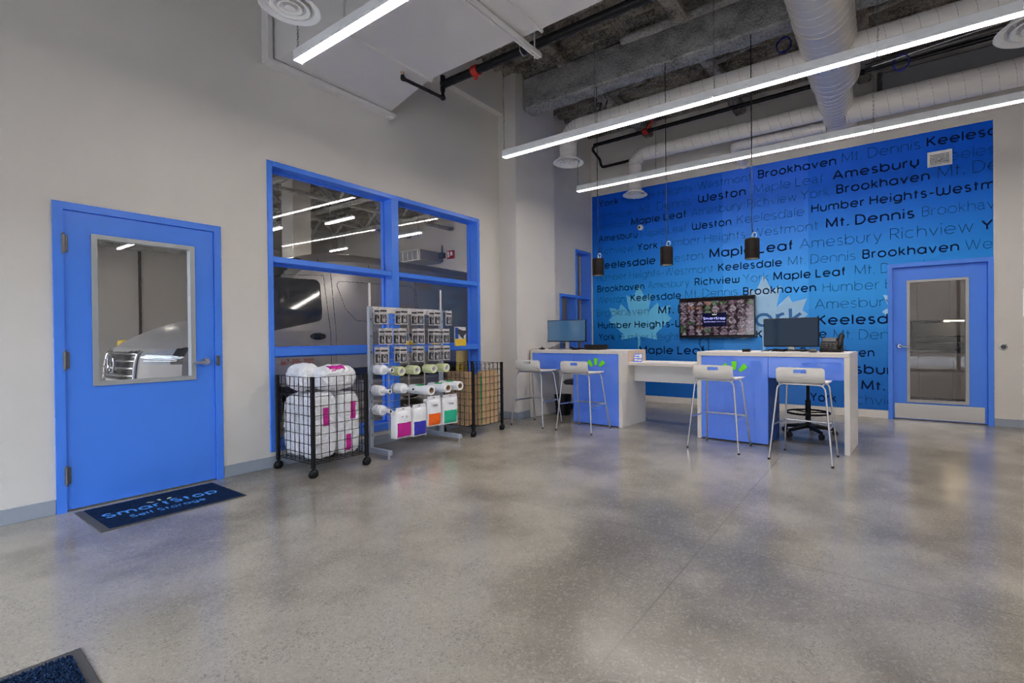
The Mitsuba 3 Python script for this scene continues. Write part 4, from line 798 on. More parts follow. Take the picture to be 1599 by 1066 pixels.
# kitchenette behind the right door
k = thing('upper_cabinet', 'taupe wall cabinets seen through the right door window', 'cabinet')
part(k, 'carcass', rbox(4.6, 7.1, 10.42, 10.88, 1.43, 2.5, 0.004), 'm_taupe')
for i, (a, b) in enumerate(((4.62, 5.275), (5.281, 5.729), (5.735, 6.18), (6.186, 6.63), (6.636, 7.08))): part(k, 'door', rbox(a, b, 10.395, 10.418, 1.44, 2.49, 0.003), 'm_taupe')
k = thing('lower_cabinet', 'glossy taupe base cabinets seen through the right door window', 'cabinet')
part(k, 'carcass', rbox(4.6, 7.1, 10.30, 10.88, 0.10, 0.88, 0.004), 'm_taupe')
for i, (a, b) in enumerate(((4.62, 5.292), (5.298, 5.762), (5.768, 6.30), (6.306, 7.08))): part(k, 'door', rbox(a, b, 10.277, 10.298, 0.11, 0.87, 0.003), 'm_taupe')
part(k, 'plinth', rbox(4.62, 7.08, 10.34, 10.36, 0.0, 0.10, 0.002), 'm_black')
part(k, 'worktop', rbox(4.6, 7.1, 10.26, 10.88, 0.885, 0.925, 0.003), 'm_black_gloss')
part(k, 'backsplash', rbox(4.6, 7.1, 10.87, 10.895, 0.93, 1.43, 0.002), 'm_dark_grey')
k = thing('under_cabinet_lamp', 'thin warm lamp under the taupe wall cabinets', 'lamp')
part(k, 'diffuser', {**shape(rbox(5.66, 5.93, 10.48, 10.53, 1.405, 1.425, 0.003), 'm_lamp'), 'emitter': {'type': 'area', 'radiance': rgb((6.0, 4.8, 3.2))}})
k = thing('toaster_oven', 'black appliance on the dark worktop behind the right door', 'appliance')
part(k, 'body', rbox(5.25, 6.25, 10.42, 10.80, 0.928, 1.05, 0.012), 'm_black'); part(k, 'shelf', rbox(5.2, 6.4, 10.5, 10.8, 1.14, 1.165, 0.003), 'm_black')
part(k, 'upright', cat([rbox(5.2, 5.23, 10.5, 10.8, 0.93, 1.42, 0.003), rbox(6.37, 6.4, 10.5, 10.8, 0.93, 1.42, 0.003), rbox(5.23, 5.64, 10.5, 10.52, 1.385, 1.42, 0.003)]), 'm_black')

# ------------------------------------------------------------------ door mats
k = thing('door_mat', 'dark blue door mat with light blue lettering in front of the left door', 'mat')
part(k, 'border', rbox(0.086, 0.705, 0.905, 1.735, 0.0005, 0.006, 0.003), 'm_rubber')
part(k, 'pile', rbox(0.098, 0.690, 0.950, 1.722, 0.004, 0.010, 0.002), 'm_mat')
def floor_text(text, bold, y0, y1, x, h, z, weight):
    pol, adv = stroke_text(text, bold, weight=weight); s = (y1-y0)/adv
    m = flat(sa.scale(pol, s, h, origin=(0, 0)), 0.0); v = np.array(m.vertices)
    q = trimesh.Trimesh(np.column_stack([x-v[:, 2], y0+v[:, 0], np.full(len(v), z)]), m.faces, process=False)
    if q.face_normals[:, 2].mean() < 0: q.invert()
    return q
part(k, 'name_lettering', floor_text('SmartStop', 1, 0.985, 1.645, 0.447, 0.125, 0.0106, 0.17), 'm_mat_text')
part(k, 'subtitle_lettering', floor_text('Self Storage', 1, 1.09, 1.52, 0.574, 0.075, 0.0106, 0.14), 'm_mat_text')
for d, a in ((-0.055, 40), (0.0, 0), (0.055, -40)):
    g = sa.translate(sa.rotate(sg.box(-0.009, -0.02, 0.009, 0.022), a, origin=(0, 0)), 1.322+d, -0.288+(0.014 if d == 0 else 0.0))
    m = flat(g, 0.0); v = np.array(m.vertices); q = trimesh.Trimesh(np.column_stack([-v[:, 2], v[:, 0], np.full(len(v), 0.0106)]), m.faces, process=False)
    if q.face_normals[:, 2].mean() < 0: q.invert()
    part(k, 'logo_dash', q, 'm_tape_cream')
k = thing('entrance_mat', 'dark blue carpet mat with grey rubber edge in the near left corner', 'mat')
mm = mv(2.194, 0.515, 0, math.radians(-2.5))
part(k, 'border', xf(rbox(0.0, 1.5, -0.9, 0.0, 0.0005, 0.007, 0.003), mm), 'm_rubber')
def pile():
    n = 26000; r = np.random.default_rng(5); x = r.uniform(0.045, 0.62, n); y = r.uniform(-0.52, -0.035, n)
    h = r.uniform(0.010, 0.019, n); a = r.uniform(0, 2*np.pi, n); w = 0.0030; dx, dy = r.normal(0, 0.004, n), r.normal(0, 0.004, n)
    p0 = np.stack([x-w*np.cos(a), y-w*np.sin(a), np.full(n, 0.006)], 1); p1 = np.stack([x+w*np.cos(a), y+w*np.sin(a), np.full(n, 0.006)], 1)
    p2 = np.stack([x+dx+w*0.6*np.cos(a), y+dy+w*0.6*np.sin(a), h], 1); p3 = np.stack([x+dx-w*0.6*np.cos(a), y+dy-w*0.6*np.sin(a), h], 1)
    v = np.stack([p0, p1, p2, p3], 1).reshape(-1, 3); i = np.arange(n)*4
    return trimesh.Trimesh(v, np.vstack([np.stack([i, i+1, i+2], 1), np.stack([i, i+2, i+3], 1)]), process=False)
part(k, 'pile_base', xf(rbox(0.040, 1.46, -0.86, -0.030, 0.004, 0.009, 0.002), mm), 'm_mat')
P('m_tuft', proc(lambda p, n, uv: mix((0.006, 0.016, 0.050), (0.035, 0.075, 0.17), noise(p.x*150, p.y*150))), rough=0.9, spec=0.1)
part(k, 'pile', xf(pile(), mm), 'm_tuft', kind='stuff')

# ------------------------------------------------------------------ wire carts
def cart(x0, x1, y0, y1, top, label):
    k = thing('wire_cart', label, 'cart'); zb = 0.115; nz = 9
    for x, y in ((x0, y0), (x1, y0), (x1, y1), (x0, y1)):
        part(k, 'post', rbox(x-0.015, x+0.015, y-0.015, y+0.015, 0.082, top, 0.003), 'm_black')
        part(k, 'caster', cat([cyl((x-0.012, y, 0.031), (x-0.003, y, 0.031), 0.038, 16), cyl((x+0.003, y, 0.038), (x+0.014, y, 0.038), 0.038, 16), xf(trimesh.creation.icosphere(2, 0.037), np.diag([0.75, 1, 1, 1.0]) @ mv(x/0.75, y, 0.039)), cyl((x, y, 0.06), (x, y, 0.085), 0.010, 8)]), 'm_black', smooth=40)
    def wires(a, b, n):
        a, b = np.array(a), np.array(b); o = []
        for i in range(n+1):
            p = a+(b-a)*i/n
            if 0 < i < n: o.append(tube([(*p, zb), (*p, top-0.006)], 0.0032, 4))
        for j in range(nz+1):
            z = zb+(top-0.008-zb)*j/nz; o.append(tube([(*a, z), (*b, z)], 0.0032, 4))
        return cat(o)
    for a, b in (((x0, y0), (x1, y0)), ((x1, y0), (x1, y1)), ((x1, y1), (x0, y1)), ((x0, y1), (x0, y0))): part(k, 'wire_panel', wires(a, b, 8 if abs(b[0]-a[0]) > 0.55 else 7), 'm_black')
    o = [tube([(x0, y0+(y1-y0)*i/8, zb), (x1, y0+(y1-y0)*i/8, zb)], 0.0032, 4) for i in range(9)]+[tube([(x0+(x1-x0)*i/8, y0, zb), (x0+(x1-x0)*i/8, y1, zb)], 0.0032, 4) for i in range(9)]
    part(k, 'wire_bottom', cat(o), 'm_black'); return k
cart(0.085, 0.685, 2.262, 2.775, 0.876, 'black wire cart on casters filled with white plastic bundles beside the window')
cart(0.115, 0.642, 4.245, 4.765, 0.886, 'black wire cart on casters holding flat cardboard boxes near the column')

def bag(cx, cy, cz, a, b, c, n=4.0, rz=0, seed=0, tilt=0):
    m = trimesh.creation.icosphere(6); d = np.array(m.vertices)
    r = (np.abs(d[:, 0]/a)**n+np.abs(d[:, 1]/b)**n+np.abs(d[:, 2]/c)**n)**(-1/n); v = d*r[:, None]
    w = meshkit.fbm(v*[9, 9, 5]+seed*3.7, 3, seed)-0.5; w2 = np.abs(meshkit.noise(v*[16, 16, 7]+seed, seed+9)-0.5)
    q = meshkit.fbm(v*7+seed, 3, seed+5)[:, None]
    f1 = np.abs(meshkit.noise(v*[13, 13, 5]+6*q, seed+2)-0.5); f2 = np.abs(meshkit.noise(v*[34, 34, 15]+9*q, seed+3)-0.5); f3 = np.abs(meshkit.noise(v*[70, 70, 44]+12*q, seed+4)-0.5)
    v = v*(1+0.09*w-0.05*w2)[:, None]+d*(0.030*f1+0.014*f2+0.006*f3-0.012)[:, None]
    R = mv(0, 0, 0, rz); ct, st = math.cos(tilt), math.sin(tilt); Q = np.array([[1, 0, 0, 0], [0, ct, -st, 0], [0, st, ct, 0], [0, 0, 0, 1.0]])
    m.vertices = v; m.apply_transform(mv(cx, cy, cz) @ R @ Q); return m
def patch(m, pick, lift=0.0025):
    c = m.triangles_center; s = m.submesh([np.nonzero(pick(c, m.face_normals))[0]], append=True)
    n = s.vertex_normals; s = s.copy(); s.vertices = s.vertices+n*lift; return s
BAGS = [(0.255, 2.40, 0.42, 0.125, 0.125, 0.29, 0, 'at the back left of the wire cart', None),
        (0.52, 2.40, 0.425, 0.135, 0.118, 0.295, 0, 'standing at the near front corner of the wire cart', ((2.372, 2.425), (0.43, 0.59))),
        (0.535, 2.635, 0.42, 0.12, 0.115, 0.29, 0, 'standing at the right front of the wire cart', ((2.59, 2.64), (0.17, 0.32))),
        (0.26, 2.64, 0.41, 0.12, 0.118, 0.28, 0, 'hidden behind at the back right of the wire cart', None)]
for i, (x, y, z, a, b, c, rz, lab, lp) in enumerate(BAGS):
    k = thing('plastic_bundle', 'white plastic wrapped bundle '+lab, 'bundle', 'plastic bundles in the wire cart'); m = bag(x, y, z, a, b, c, 5.0, rz, i+1)
    part(k, 'wrapping', m, 'm_wrap', smooth=True)
    if lp:
        part(k, 'print', patch(m, lambda q, n: (q[:, 1] > lp[0][0]) & (q[:, 1] < lp[0][1]) & (q[:, 2] > lp[1][0]) & (q[:, 2] < lp[1][1]) & (n[:, 0] > 0.3)), 'm_pink', smooth=True, label='pink printed label')
        if i == 2: part(k, 'print', patch(m, lambda q, n: (q[:, 1] > 2.635) & (q[:, 1] < 2.685) & (q[:, 2] > 0.46) & (q[:, 2] < 0.62) & (n[:, 0] > 0.3)), 'm_pink', smooth=True, label='pink printed label')
k = thing('plastic_bundle', 'white plastic wrapped bundle lying on top of the others, with a pink label', 'bundle', 'plastic bundles in the wire cart')
m = bag(0.51, 2.556, 0.845, 0.15, 0.178, 0.118, 3.2, 0, 11); part(k, 'wrapping', m, 'm_wrap', smooth=True)
part(k, 'print', patch(m, lambda q, n: (q[:, 1] > 2.46) & (q[:, 1] < 2.60) & (q[:, 0] > 0.55) & (q[:, 0] < 0.635) & (n[:, 2] > 0.25)), 'm_pink', smooth=True, label='pink printed label')
k = thing('plastic_bundle', 'rounded white plastic bundle lying on top at the left end of the cart', 'bundle', 'plastic bundles in the wire cart')
m = bag(0.31, 2.382, 0.855, 0.18, 0.104, 0.128, 2.8, 0.0, 12); part(k, 'wrapping', m, 'm_wrap', smooth=True)

# cardboard in the second cart
def slab(x0, x1, y0, y1, z0, z1): return rbox(x0, x1, y0, y1, z0, z1, 0.002)
for i in range(4):
    y = 4.268+0.030*i; k = thing('flat_box', f'flat brown cardboard box facing the wire display, {ORD[i]} from the display', 'cardboard box', 'flat boxes in the wire cart')
    pol = sg.box(0.145+0.01*i, 0.118, 0.520-0.012*i, 0.770+0.012*(i % 2))
    if i == 0: pol = pol.difference(rrect(0.075, 0.018, 0.008, 0.345, 0.735))
    part(k, 'board', prism(pol, 0.024, BACK(y+0.026)), 'm_card')
    part(k, 'flap', prism(sg.box(0.150+0.01*i, 0.60, 0.515-0.012*i, 0.603), 0.003, BACK(y+0.0015)), 'm_card')
for i in range(4):
    x = 0.552+0.020*i; k = thing('flat_box', f'flat brown cardboard box facing the room, {ORD[3-i]} from the front', 'cardboard box', 'flat boxes in the wire cart')
    pol = sg.box(4.415-0.0*i, 0.118, 4.735-0.006*i, 0.785-0.008*i)
    if i == 3: pol = pol.difference(rrect(0.080, 0.018, 0.008, 4.575, 0.725))
    part(k, 'board', prism(pol, 0.016, LEFT(x)), 'm_card')
for i in range(3):
    k = thing('flat_box', f'thin cardboard box with a green printed edge, {ORD[i]} of three between the brown boxes', 'cardboard box', 'green edged boxes in the wire cart')
    y = 4.386+0.009*i
    part(k, 'board', rbox(0.40, 0.625, y, y+0.007, 0.118, 0.745-0.01*i, 0.001), 'm_card')
    part(k, 'printed_edge', rbox(0.6255, 0.628, y-0.0005, y+0.0075, 0.13+0.30*(i == 1), 0.74-0.01*i, 0.0005), 'm_green_dark', label='green printed edge')

# ------------------------------------------------------------------ wire display rack
k = thing('display_rack', 'grey metal display rack with wire grid and packages in front of the window', 'display rack')
GX = 0.375
P('m_rack', (0.36, 0.40, 0.47), rough=0.35, metallic=0.35)
for y in (3.035, 3.985):
    part(k, 'upright', rbox(GX-0.02, GX+0.02, y-0.02, y+0.02, 0.045, 1.535, 0.003), 'm_rack')
    part(k, 'foot', rbox(0.06, 0.695, y-0.022, y+0.022, 0.032, 0.082, 0.004), 'm_rack')
    for x in (0.085, 0.67): part(k, 'levelling_foot', cat([cyl((x, y, 0), (x, y, 0.008), 0.016, 12), cyl((x, y, 0.006), (x, y, 0.034), 0.006, 8)]), 'm_zinc')
    part(k, 'extension_post', rbox(GX-0.009, GX+0.009, y-0.009, y+0.009, 1.535, 1.775, 0.002), 'm_duct_white')
    part(k, 'slots', cat([rbox(GX+0.0195, GX+0.0205, y-0.004, y+0.004, z, z+0.022, 0.0002) for z in np.arange(0.2, 1.5, 0.17)]), 'm_black', kind='stuff')
part(k, 'top_channel', rbox(GX-0.018, GX+0.018, 3.055, 3.965, 1.468, 1.535, 0.004), 'm_duct_white')
for y in (3.06, 3.25, 3.262, 3.51, 3.522, 3.73, 3.742, 3.955): part(k, 'grid_wire', tube([(GX, y, 0.13), (GX, y, 1.468)], 0.003, 5), 'm_zinc')
for z in np.arange(0.16, 1.46, 0.0745): part(k, 'grid_wire', tube([(GX+0.005, 3.055, z), (GX+0.005, 3.965, z)], 0.003, 5), 'm_zinc')
# packages: a hang card with a clear front, hung on hooks
hook = shape(tube(fillet([(GX+0.008, 0, 0.012), (GX+0.012, 0, 0.0), (GX+0.235, 0, 0.0), (GX+0.245, 0, 0.012)], 0.006), 0.003, 6), 'm_zinc')
pk_card = shape(prism(sg.box(-0.046, -0.166, 0.046, 0.004).difference(rrect(0.02, 0.007, 0.003, 0, -0.004)), 0.003, LEFT(0)), 'm_pack')
pk_head = shape(prism(rrect(0.080, 0.020, 0.003, 0, -0.034), 0.0010, LEFT(0.003)), 'm_pack_dark')
pk_well = shape(prism(rrect(0.078, 0.086, 0.006, 0, -0.113), 0.0015, LEFT(0.003)), 'm_pack_dark')
lockm = cat([rbox(0.004, 0.020, -0.019, 0.019, -0.148, -0.108, 0.005), tube([(0.012, 0.015*math.cos(t), -0.108+0.032*math.sin(t)) for t in np.linspace(0, np.pi, 11)], 0.0042, 8)])
pk_lock = shape(lockm, 'm_zinc', smooth=40)
pk_well_edge = shape(prism(rrect(0.090, 0.010, 0.003, 0, -0.058), 0.0012, LEFT(0.003)), 'm_duct_seam')
ROWS = [('top', 1.517, (3.058, 3.314, 3.524, 3.768, 3.932)), ('second', 1.306, (3.118, 3.290, 3.533, 3.758, 3.892)), ('third', 1.113, (3.065, 3.298, 3.524, 3.758, 3.900))]
for rn, z, ys in ROWS:
    for i, y in enumerate(ys):
        y = y+0.0
        part('display_rack', 'hook', at(hook, mv(0, y, z-0.006)))
        for j, x in enumerate((0.565, 0.475)):
            if rn == 'top' and i == 4 and j: continue
            k = thing('lock_package', f'grey padlock package in the {rn} row, {"front" if j == 0 else "back"} one on the {ORD[i]} hook', 'package', f'padlock packages in the {rn} row of the rack')
            m = mv(x, y+(RNG.random()-0.5)*0.006, z, (RNG.random()-0.5)*0.10)
            for n, d in (('card', pk_card), ('header_print', pk_head), ('stripe_print', pk_well_edge), ('window', pk_well), ('padlock', pk_lock)): part(k, n, at(d, m))
def roll(name, label, catg, x0, x1, y, z, R, r, mat, core, group=None, tag_=None, coremat='m_core'):
    k = thing(name, label, catg, group)
    part(k, 'roll', xf(lathe([(r, 0), (R-0.003, 0), (R, 0.003), (R, x1-x0-0.003), (R-0.003, x1-x0), (r, x1-x0)], 36), np.array([[0, 0, 1, x0], [1, 0, 0, y], [0, 1, 0, z], [0, 0, 0, 1.0]])), mat, smooth=40)
    part(k, 'core', xf(lathe([(r-0.004, -0.001), (r, -0.001), (r, x1-x0+0.001), (r-0.004, x1-x0+0.001), (r-0.004, -0.001)], 28), np.array([[0, 0, 1, x0], [1, 0, 0, y], [0, 1, 0, z], [0, 0, 0, 1.0]])), coremat, smooth=40)
    if tag_:
        a = np.linspace(math.radians(tag_[0]), math.radians(tag_[1]), 9); xa, xb = tag_[2], tag_[3]
        v = [(x, y+(R+0.0012)*math.cos(t), z+(R+0.0012)*math.sin(t)) for t in a for x in (xa, xb)]
        f = [[2*i, 2*i+1, 2*i+3] for i in range(8)]+[[2*i, 2*i+3, 2*i+2] for i in range(8)]
        part(k, 'label_print', trimesh.Trimesh(v, f, process=False), tag_[4], smooth=True, label='green printed label' if 'green' in tag_[4] else None)
    return k
for i, (y, lab) in enumerate(((3.250, 'nearest the white tape bundle'), (3.448, 'second from the left'), (3.680, 'third from the left'), (3.868, 'rightmost'))):
    part('display_rack', 'hook', at(hook, mv(0, y, 0.858+0.022)))
    roll('tape_roll', f'cream packing tape roll on the rack, {lab} of the four', 'tape', 0.455, 0.600, y, 0.860, 0.050, 0.030, 'm_tape_cream', 1, 'cream tape rolls on the rack', coremat='m_film')
def bubble_roll(label, x0, x1, y, z, R):
    k = thing('wrapped_roll', label, 'roll', 'white wrapped rolls on the left of the rack')
    M = np.array([[0, 0, 1, x0], [1, 0, 0, y], [0, 1, 0, z], [0, 0, 0, 1.0]]); L = x1-x0
    part(k, 'spool', xf(lathe([(0, 0), (R, 0.0), (R+0.002, 0.01), (R, 0.05), (R*0.92, 0.055), (R*0.92, 0.075), (R, 0.08), (R, 0.125), (R*0.94, 0.128), (R*0.94, 0.15), (R*0.9, 0.153), (0.024, 0.1535), (0.021, 0.165), (0.021, L), (0.016, L+0.001), (0.014, L-0.01), (0, L-0.01)], 32), M), 'm_film', smooth=40)
    part(k, 'band', xf(lathe([(R+0.001, 0.012), (R+0.0022, 0.014), (R+0.0022, 0.046), (R+0.001, 0.048)], 32), M), 'm_white_soft', smooth=40)
    part(k, 'print', xf(lathe([(R+0.0024, 0.018), (R+0.003, 0.019), (R+0.003, 0.030), (R+0.0024, 0.031)], 32), M), 'm_dark_grey', smooth=40)
    part(k, 'mouth', xf(lathe([(0.013, L-0.009), (0, L-0.009)], 16), M @ mv(0, 0, 0.0005)), 'm_black')
for y, z in ((3.06, 0.885), (3.035, 0.675), (3.30, 0.672), (3.04, 0.475)): part('display_rack', 'hook', at(hook, mv(0, y, z+0.014)))
bubble_roll('white film bundle with handle in the tape row, left of the cream tapes', 0.42, 0.70, 3.06, 0.885, 0.052)
bubble_roll('white film bundle with handle, left end of the row below the tapes', 0.42, 0.70, 3.035, 0.675, 0.052)
bubble_roll('white film bundle with handle, left of the big clear rolls', 0.42, 0.72, 3.30, 0.672, 0.054)
bubble_roll('white film bundle with handle above the pink bag', 0.42, 0.70, 3.04, 0.475, 0.052)
for i, (x0, x1, y, z, lab) in enumerate(((0.40, 0.73, 3.530, 0.640, 'leftmost'), (0.40, 0.70, 3.795, 0.640, 'middle'), (0.40, 0.72, 3.958, 0.650, 'rightmost'))):
    part('display_rack', 'hook', at(hook, mv(0, y, z+0.028)))
    roll('stretch_roll', f'large white stretch wrap roll with green label, {lab} of three on the rack', 'roll', x0, x1, y, z, 0.052, 0.032, 'm_film', 1, 'stretch wrap rolls on the rack', (55, 125, 0.50, 0.62, 'm_green_dark'))
def hang_bag(label, y0, y1, z0, z1, x, colour, band, group='printed bags on the rack', yaw=0.0, n=3):
    yc = (y0+y1)/2; w = y1-y0
    k = thing('printed_bag', label, 'bag', group); m = mv(x, yc, 0, yaw)
    part('display_rack', 'hook', at(hook, mv(0, yc, z1-0.02)))
    b = trimesh.creation.icosphere(4); d = np.array(b.vertices); nn = 7
    r = (np.abs(d[:, 0]/0.020)**2+np.abs(d[:, 1]/(w/2))**nn+np.abs(d[:, 2]/((z1-z0)/2-0.015))**nn)**(-1/nn); v = d*r[:, None]
    v = d/np.maximum(np.abs(d[:, 1:2])/(w/2), np.abs(d[:, 2:3])/((z1-z0)/2-0.015)).clip(1e-6)*1.0
    v[:, 0] = np.sign(d[:, 0])*0.018*np.sqrt(np.clip(1-np.maximum(np.abs(v[:, 1])/(w/2), 0)**4, 0, 1))
    # simple pillow: rectangular grid front and back
    ny, nz = 14, 22; Y, Z = np.meshgrid(np.linspace(-w/2, w/2, ny), np.linspace(z0, z1-0.03, nz), indexing='ij')
    t = (1-np.abs(2*Y/w)**4)*(1-np.abs(2*(Z-z0)/(z1-0.03-z0)-1)**6); wr = (meshkit.fbm(np.stack([Y*14, Z*12, Y*0+yc*7], -1), 3, 2)-0.5)
    fr_ = np.stack([0.026*t+0.022*wr*t**0.5, Y, Z], -1).reshape(-1, 3); bk_ = np.stack([-0.020*t, Y, Z], -1).reshape(-1, 3)
    i, j = np.meshgrid(np.arange(ny-1), np.arange(nz-1), indexing='ij'); a = (i*nz+j).ravel()
    F = np.vstack([np.stack([a, a+nz, a+nz+1], 1), np.stack([a, a+nz+1, a+1], 1)])
    part(k, 'pouch', xf(trimesh.Trimesh(np.vstack([fr_, bk_]), np.vstack([F, F[:, ::-1]+len(fr_)]), process=False), m), 'm_film', smooth=True)
    sel = (Z.ravel()[F].max(1) < z0+band*(z1-z0)) & (Z.ravel()[F].min(1) > z0+0.012) & (np.abs(Y.ravel()[F]).max(1) < w/2-0.008)
    part(k, 'printed_panel', xf(trimesh.Trimesh(fr_+[0.0012, 0, 0], F[sel], process=False), m), colour, smooth=True, label=f'{colour[2:].replace("cyan_", "")} printed panel')
    part(k, 'header', xf(prism(sg.box(-w*0.45, z1-0.034, w*0.45, z1+0.006).difference(rrect(0.03, 0.010, 0.004, 0, z1-0.012)), 0.002, LEFT(0)), m), 'm_film')
    tx = [rrect(w*0.42, 0.006, 0.002, -w*0.02, z0+0.72*(z1-z0)), rrect(w*0.30, 0.005, 0.002, w*0.02, z0+0.68*(z1-z0))]
    part(k, 'text_print', xf(prism(so.unary_union(tx), 0.001, LEFT(0.025)), m), 'm_dark_grey')
    for s in range(1, n): part(k, 'bag_behind', xf(trimesh.Trimesh(np.vstack([fr_, bk_])*[1, 1, 1]-[0.035*s, 0.0, 0.0], np.vstack([F, F[:, ::-1]+len(fr_)]), process=False), m), 'm_film', smooth=True)
hang_bag('white bag with a magenta printed panel hanging low on the rack', 3.125, 3.325, 0.175, 0.485, 0.65, 'm_pink', 0.52)
hang_bag('white bag with a blue printed panel hanging low on the rack', 3.350, 3.535, 0.155, 0.490, 0.63, 'm_violet', 0.48)
hang_bag('white bag with an orange printed panel hanging on the rack', 3.565, 3.745, 0.225, 0.555, 0.62, 'm_orange', 0.46, yaw=-0.12)
hang_bag('white bag with a green printed panel hanging at the right of the rack', 3.785, 3.995, 0.215, 0.550, 0.62, 'm_cyan_green', 0.48, yaw=-0.12)
for i, (y0, y1, z0, z1, lab) in enumerate(((4.37, 4.57, 1.10, 1.345, 'at the right end of the rack'), (3.61, 3.77, 1.125, 1.265, 'behind the second row, left of centre'), (3.98, 4.14, 1.12, 1.25, 'behind the right upright'))):
    k = thing('yellow_package', f'grey and yellow package hanging on the window side {lab}', 'package', 'yellow packages behind the rack')
    w = y1-y0; h = z1-z0
    part(k, 'pouch', lumpy(rbox(0.19, 0.205, y0, y1, z0, z1, 0.005), 0.03, 0.006, 16, i), 'm_pack', smooth=True)
    part(k, 'yellow_print', lumpy(rbox(0.204, 0.211, y0+0.004, y1-0.004, z0, z0+0.36*h, 0.002), 0.03, 0.004, 16, i), 'm_yellow', smooth=True)
    part(k, 'picture_print', prism(sg.Polygon([(0.34*w*(1+0.5*math.sin(3*q+i))*math.cos(q), 0.3*w*(1+0.4*math.cos(2.3*q))*math.sin(q)) for q in np.linspace(0, 2*np.pi, 15)[:-1]]).buffer(0), 0.004, ((0.206, (y0+y1)/2+0.02, z0+0.66*h), (0, 1, 0), (0, 0, 1), (1, 0, 0))), 'm_pack_dark')
    part(k, 'teal_print', rbox(0.2055, 0.2095, y0+0.004, y0+0.3*w, z0+0.38*h, z1-0.01, 0.001), 'm_van_glass' if 0 else 'm_blue_dark')
    part(k, 'hook', tube([(0.19, (y0+y1)/2, z1-0.01), (0.19, (y0+y1)/2, z1+0.012), (GX if y0 < 4 else 0.012, 3.9 if i == 2 else ((y0+y1)/2), z1+0.014)], 0.003, 5), 'm_zinc')

# ------------------------------------------------------------------ the van in the garage
VX, VY, HW = -2.41, 1.70, 1.01      # centre line, nose, half width
def hw(z): return np.where(z < 1.3, HW-0.02*np.clip((0.6-z)/0.4, 0, 1), HW-0.135*np.clip((z-1.3)/1.05, 0, 1.2))
VP = np.array([(0.10, 0.30), (0.03, 0.42), (0.01, 0.60), (0.01, 0.78), (0.02, 0.92), (0.04, 1.04), (0.09, 1.12), (0.17, 1.185), (0.32, 1.275), (0.50, 1.360), (0.68, 1.430), (0.86, 1.480), (0.90, 1.495),
               (1.10, 1.72), (1.32, 1.97), (1.50, 2.16), (1.66, 2.285), (1.82, 2.36), (2.05, 2.42), (2.5, 2.455), (3.2, 2.465), (4.2, 2.46), (5.2, 2.44), (5.75, 2.41), (5.88, 2.30), (5.93, 1.9), (5.95, 1.2), (5.95, 0.45), (5.9, 0.32)])
VP = np.vstack([np.linspace(a, b, 5)[:-1] for a, b in zip(VP, VP[1:])]+[VP[-1:]])
def van_pt(t, s, z):
    """A point of the outer skin: t from -1 (far side) to 1 (near side)."""
    at_ = np.abs(t); front = np.clip((1.9-s)/1.9, 0, 1)
    y = VY+s+0.30*at_**2.6*front**1.5
    zz = z-0.13*np.clip((at_-0.72)/0.28, 0, 1)**2*np.clip((z-1.0)/0.5, 0, 1)*np.where(s < 1.0, 0.35, 1.0)-0.02*at_**2*(z > 1)
    x = VX+t*hw(zz)-np.sign(t)*0.0
    return np.stack([x, y, zz], -1)
tt = np.concatenate([np.linspace(-1, -0.7, 9)[:-1], np.linspace(-0.7, 0.7, 17)[:-1], np.linspace(0.7, 1, 13)])
Tm, Im = np.meshgrid(tt, np.arange(len(VP)), indexing='ij')
skin_v = van_pt(Tm, VP[Im, 0], VP[Im, 1]).reshape(-1, 3); nT, nP = Tm.shape
gi, gj = np.meshgrid(np.arange(nT-1), np.arange(nP-1), indexing='ij'); a0 = (gi*nP+gj).ravel()
skin_f = np.vstack([np.stack([a0, a0+nP+1, a0+1], 1), np.stack([a0, a0+nP, a0+nP+1], 1)])
skin = trimesh.Trimesh(skin_v, skin_f, process=False)
if skin.face_normals[:, 2][skin.triangles_center[:, 2] > 2.3].mean() < 0: skin.invert()
def van_side(t):
    e = van_pt(np.full(len(VP), t), VP[:, 0], VP[:, 1]); pol = sg.Polygon([(q[1], q[2]) for q in e]).buffer(0)
    for yc in (VY+1.02, VY+4.72): pol = pol.difference(sg.Point(yc, 0.34).buffer(0.41, quad_segs=10))
    v, f = trimesh.creation.triangulate_polygon(pol, engine='earcut')
    v3, f = trimesh.remesh.subdivide_to_size(np.column_stack([v, v[:, 0]*0]), f, 0.12, max_iter=12)
    x = VX+t*hw(v3[:, 1]); m = trimesh.Trimesh(np.column_stack([x, v3[:, 0], v3[:, 1]]), f, process=True)
    if m.face_normals[:, 0].mean()*t < 0: m.invert()
    return m
van = thing('van', 'grey cargo van parked in the garage behind the door and window glass', 'van')
tpar, spar = Tm.ravel(), VP[Im, 0].ravel(); fs = spar[skin.faces].mean(1); ft = tpar[skin.faces].mean(1); fz = skin.triangles_center[:, 2]
part(van, 'body_shell', cat([skin]), 'm_van', smooth=50)
part(van, 'side_panel', van_side(1.0), 'm_van', smooth=30); part(van, 'side_panel', van_side(-1.0), 'm_van', smooth=30)
def skin_patch(mask, lift):
    s = skin.submesh([np.nonzero(mask)[0]], append=True); n = s.vertex_normals; s = s.copy(); s.vertices = s.vertices+n*lift; return s
part(van, 'windshield', skin_patch((fs > 0.92) & (fs < 1.70) & (np.abs(ft) < 0.86), 0.004), 'm_van_glass', smooth=True)
part(van, 'grille', skin_patch((fz > 0.78) & (fz < 1.085) & (np.abs(ft) < 0.50) & (fs < 0.2), 0.004), 'm_black_gloss', smooth=True, label='dark front grille with chrome bars')
def nose_curve(z, t0, t1, n=21, lift=0.012):
    s = np.interp(z, VP[:30, 1], VP[:30, 0]); t = np.linspace(t0, t1, n); p = van_pt(t, np.full(n, s), np.full(n, z)); p[:, 1] -= lift; return p
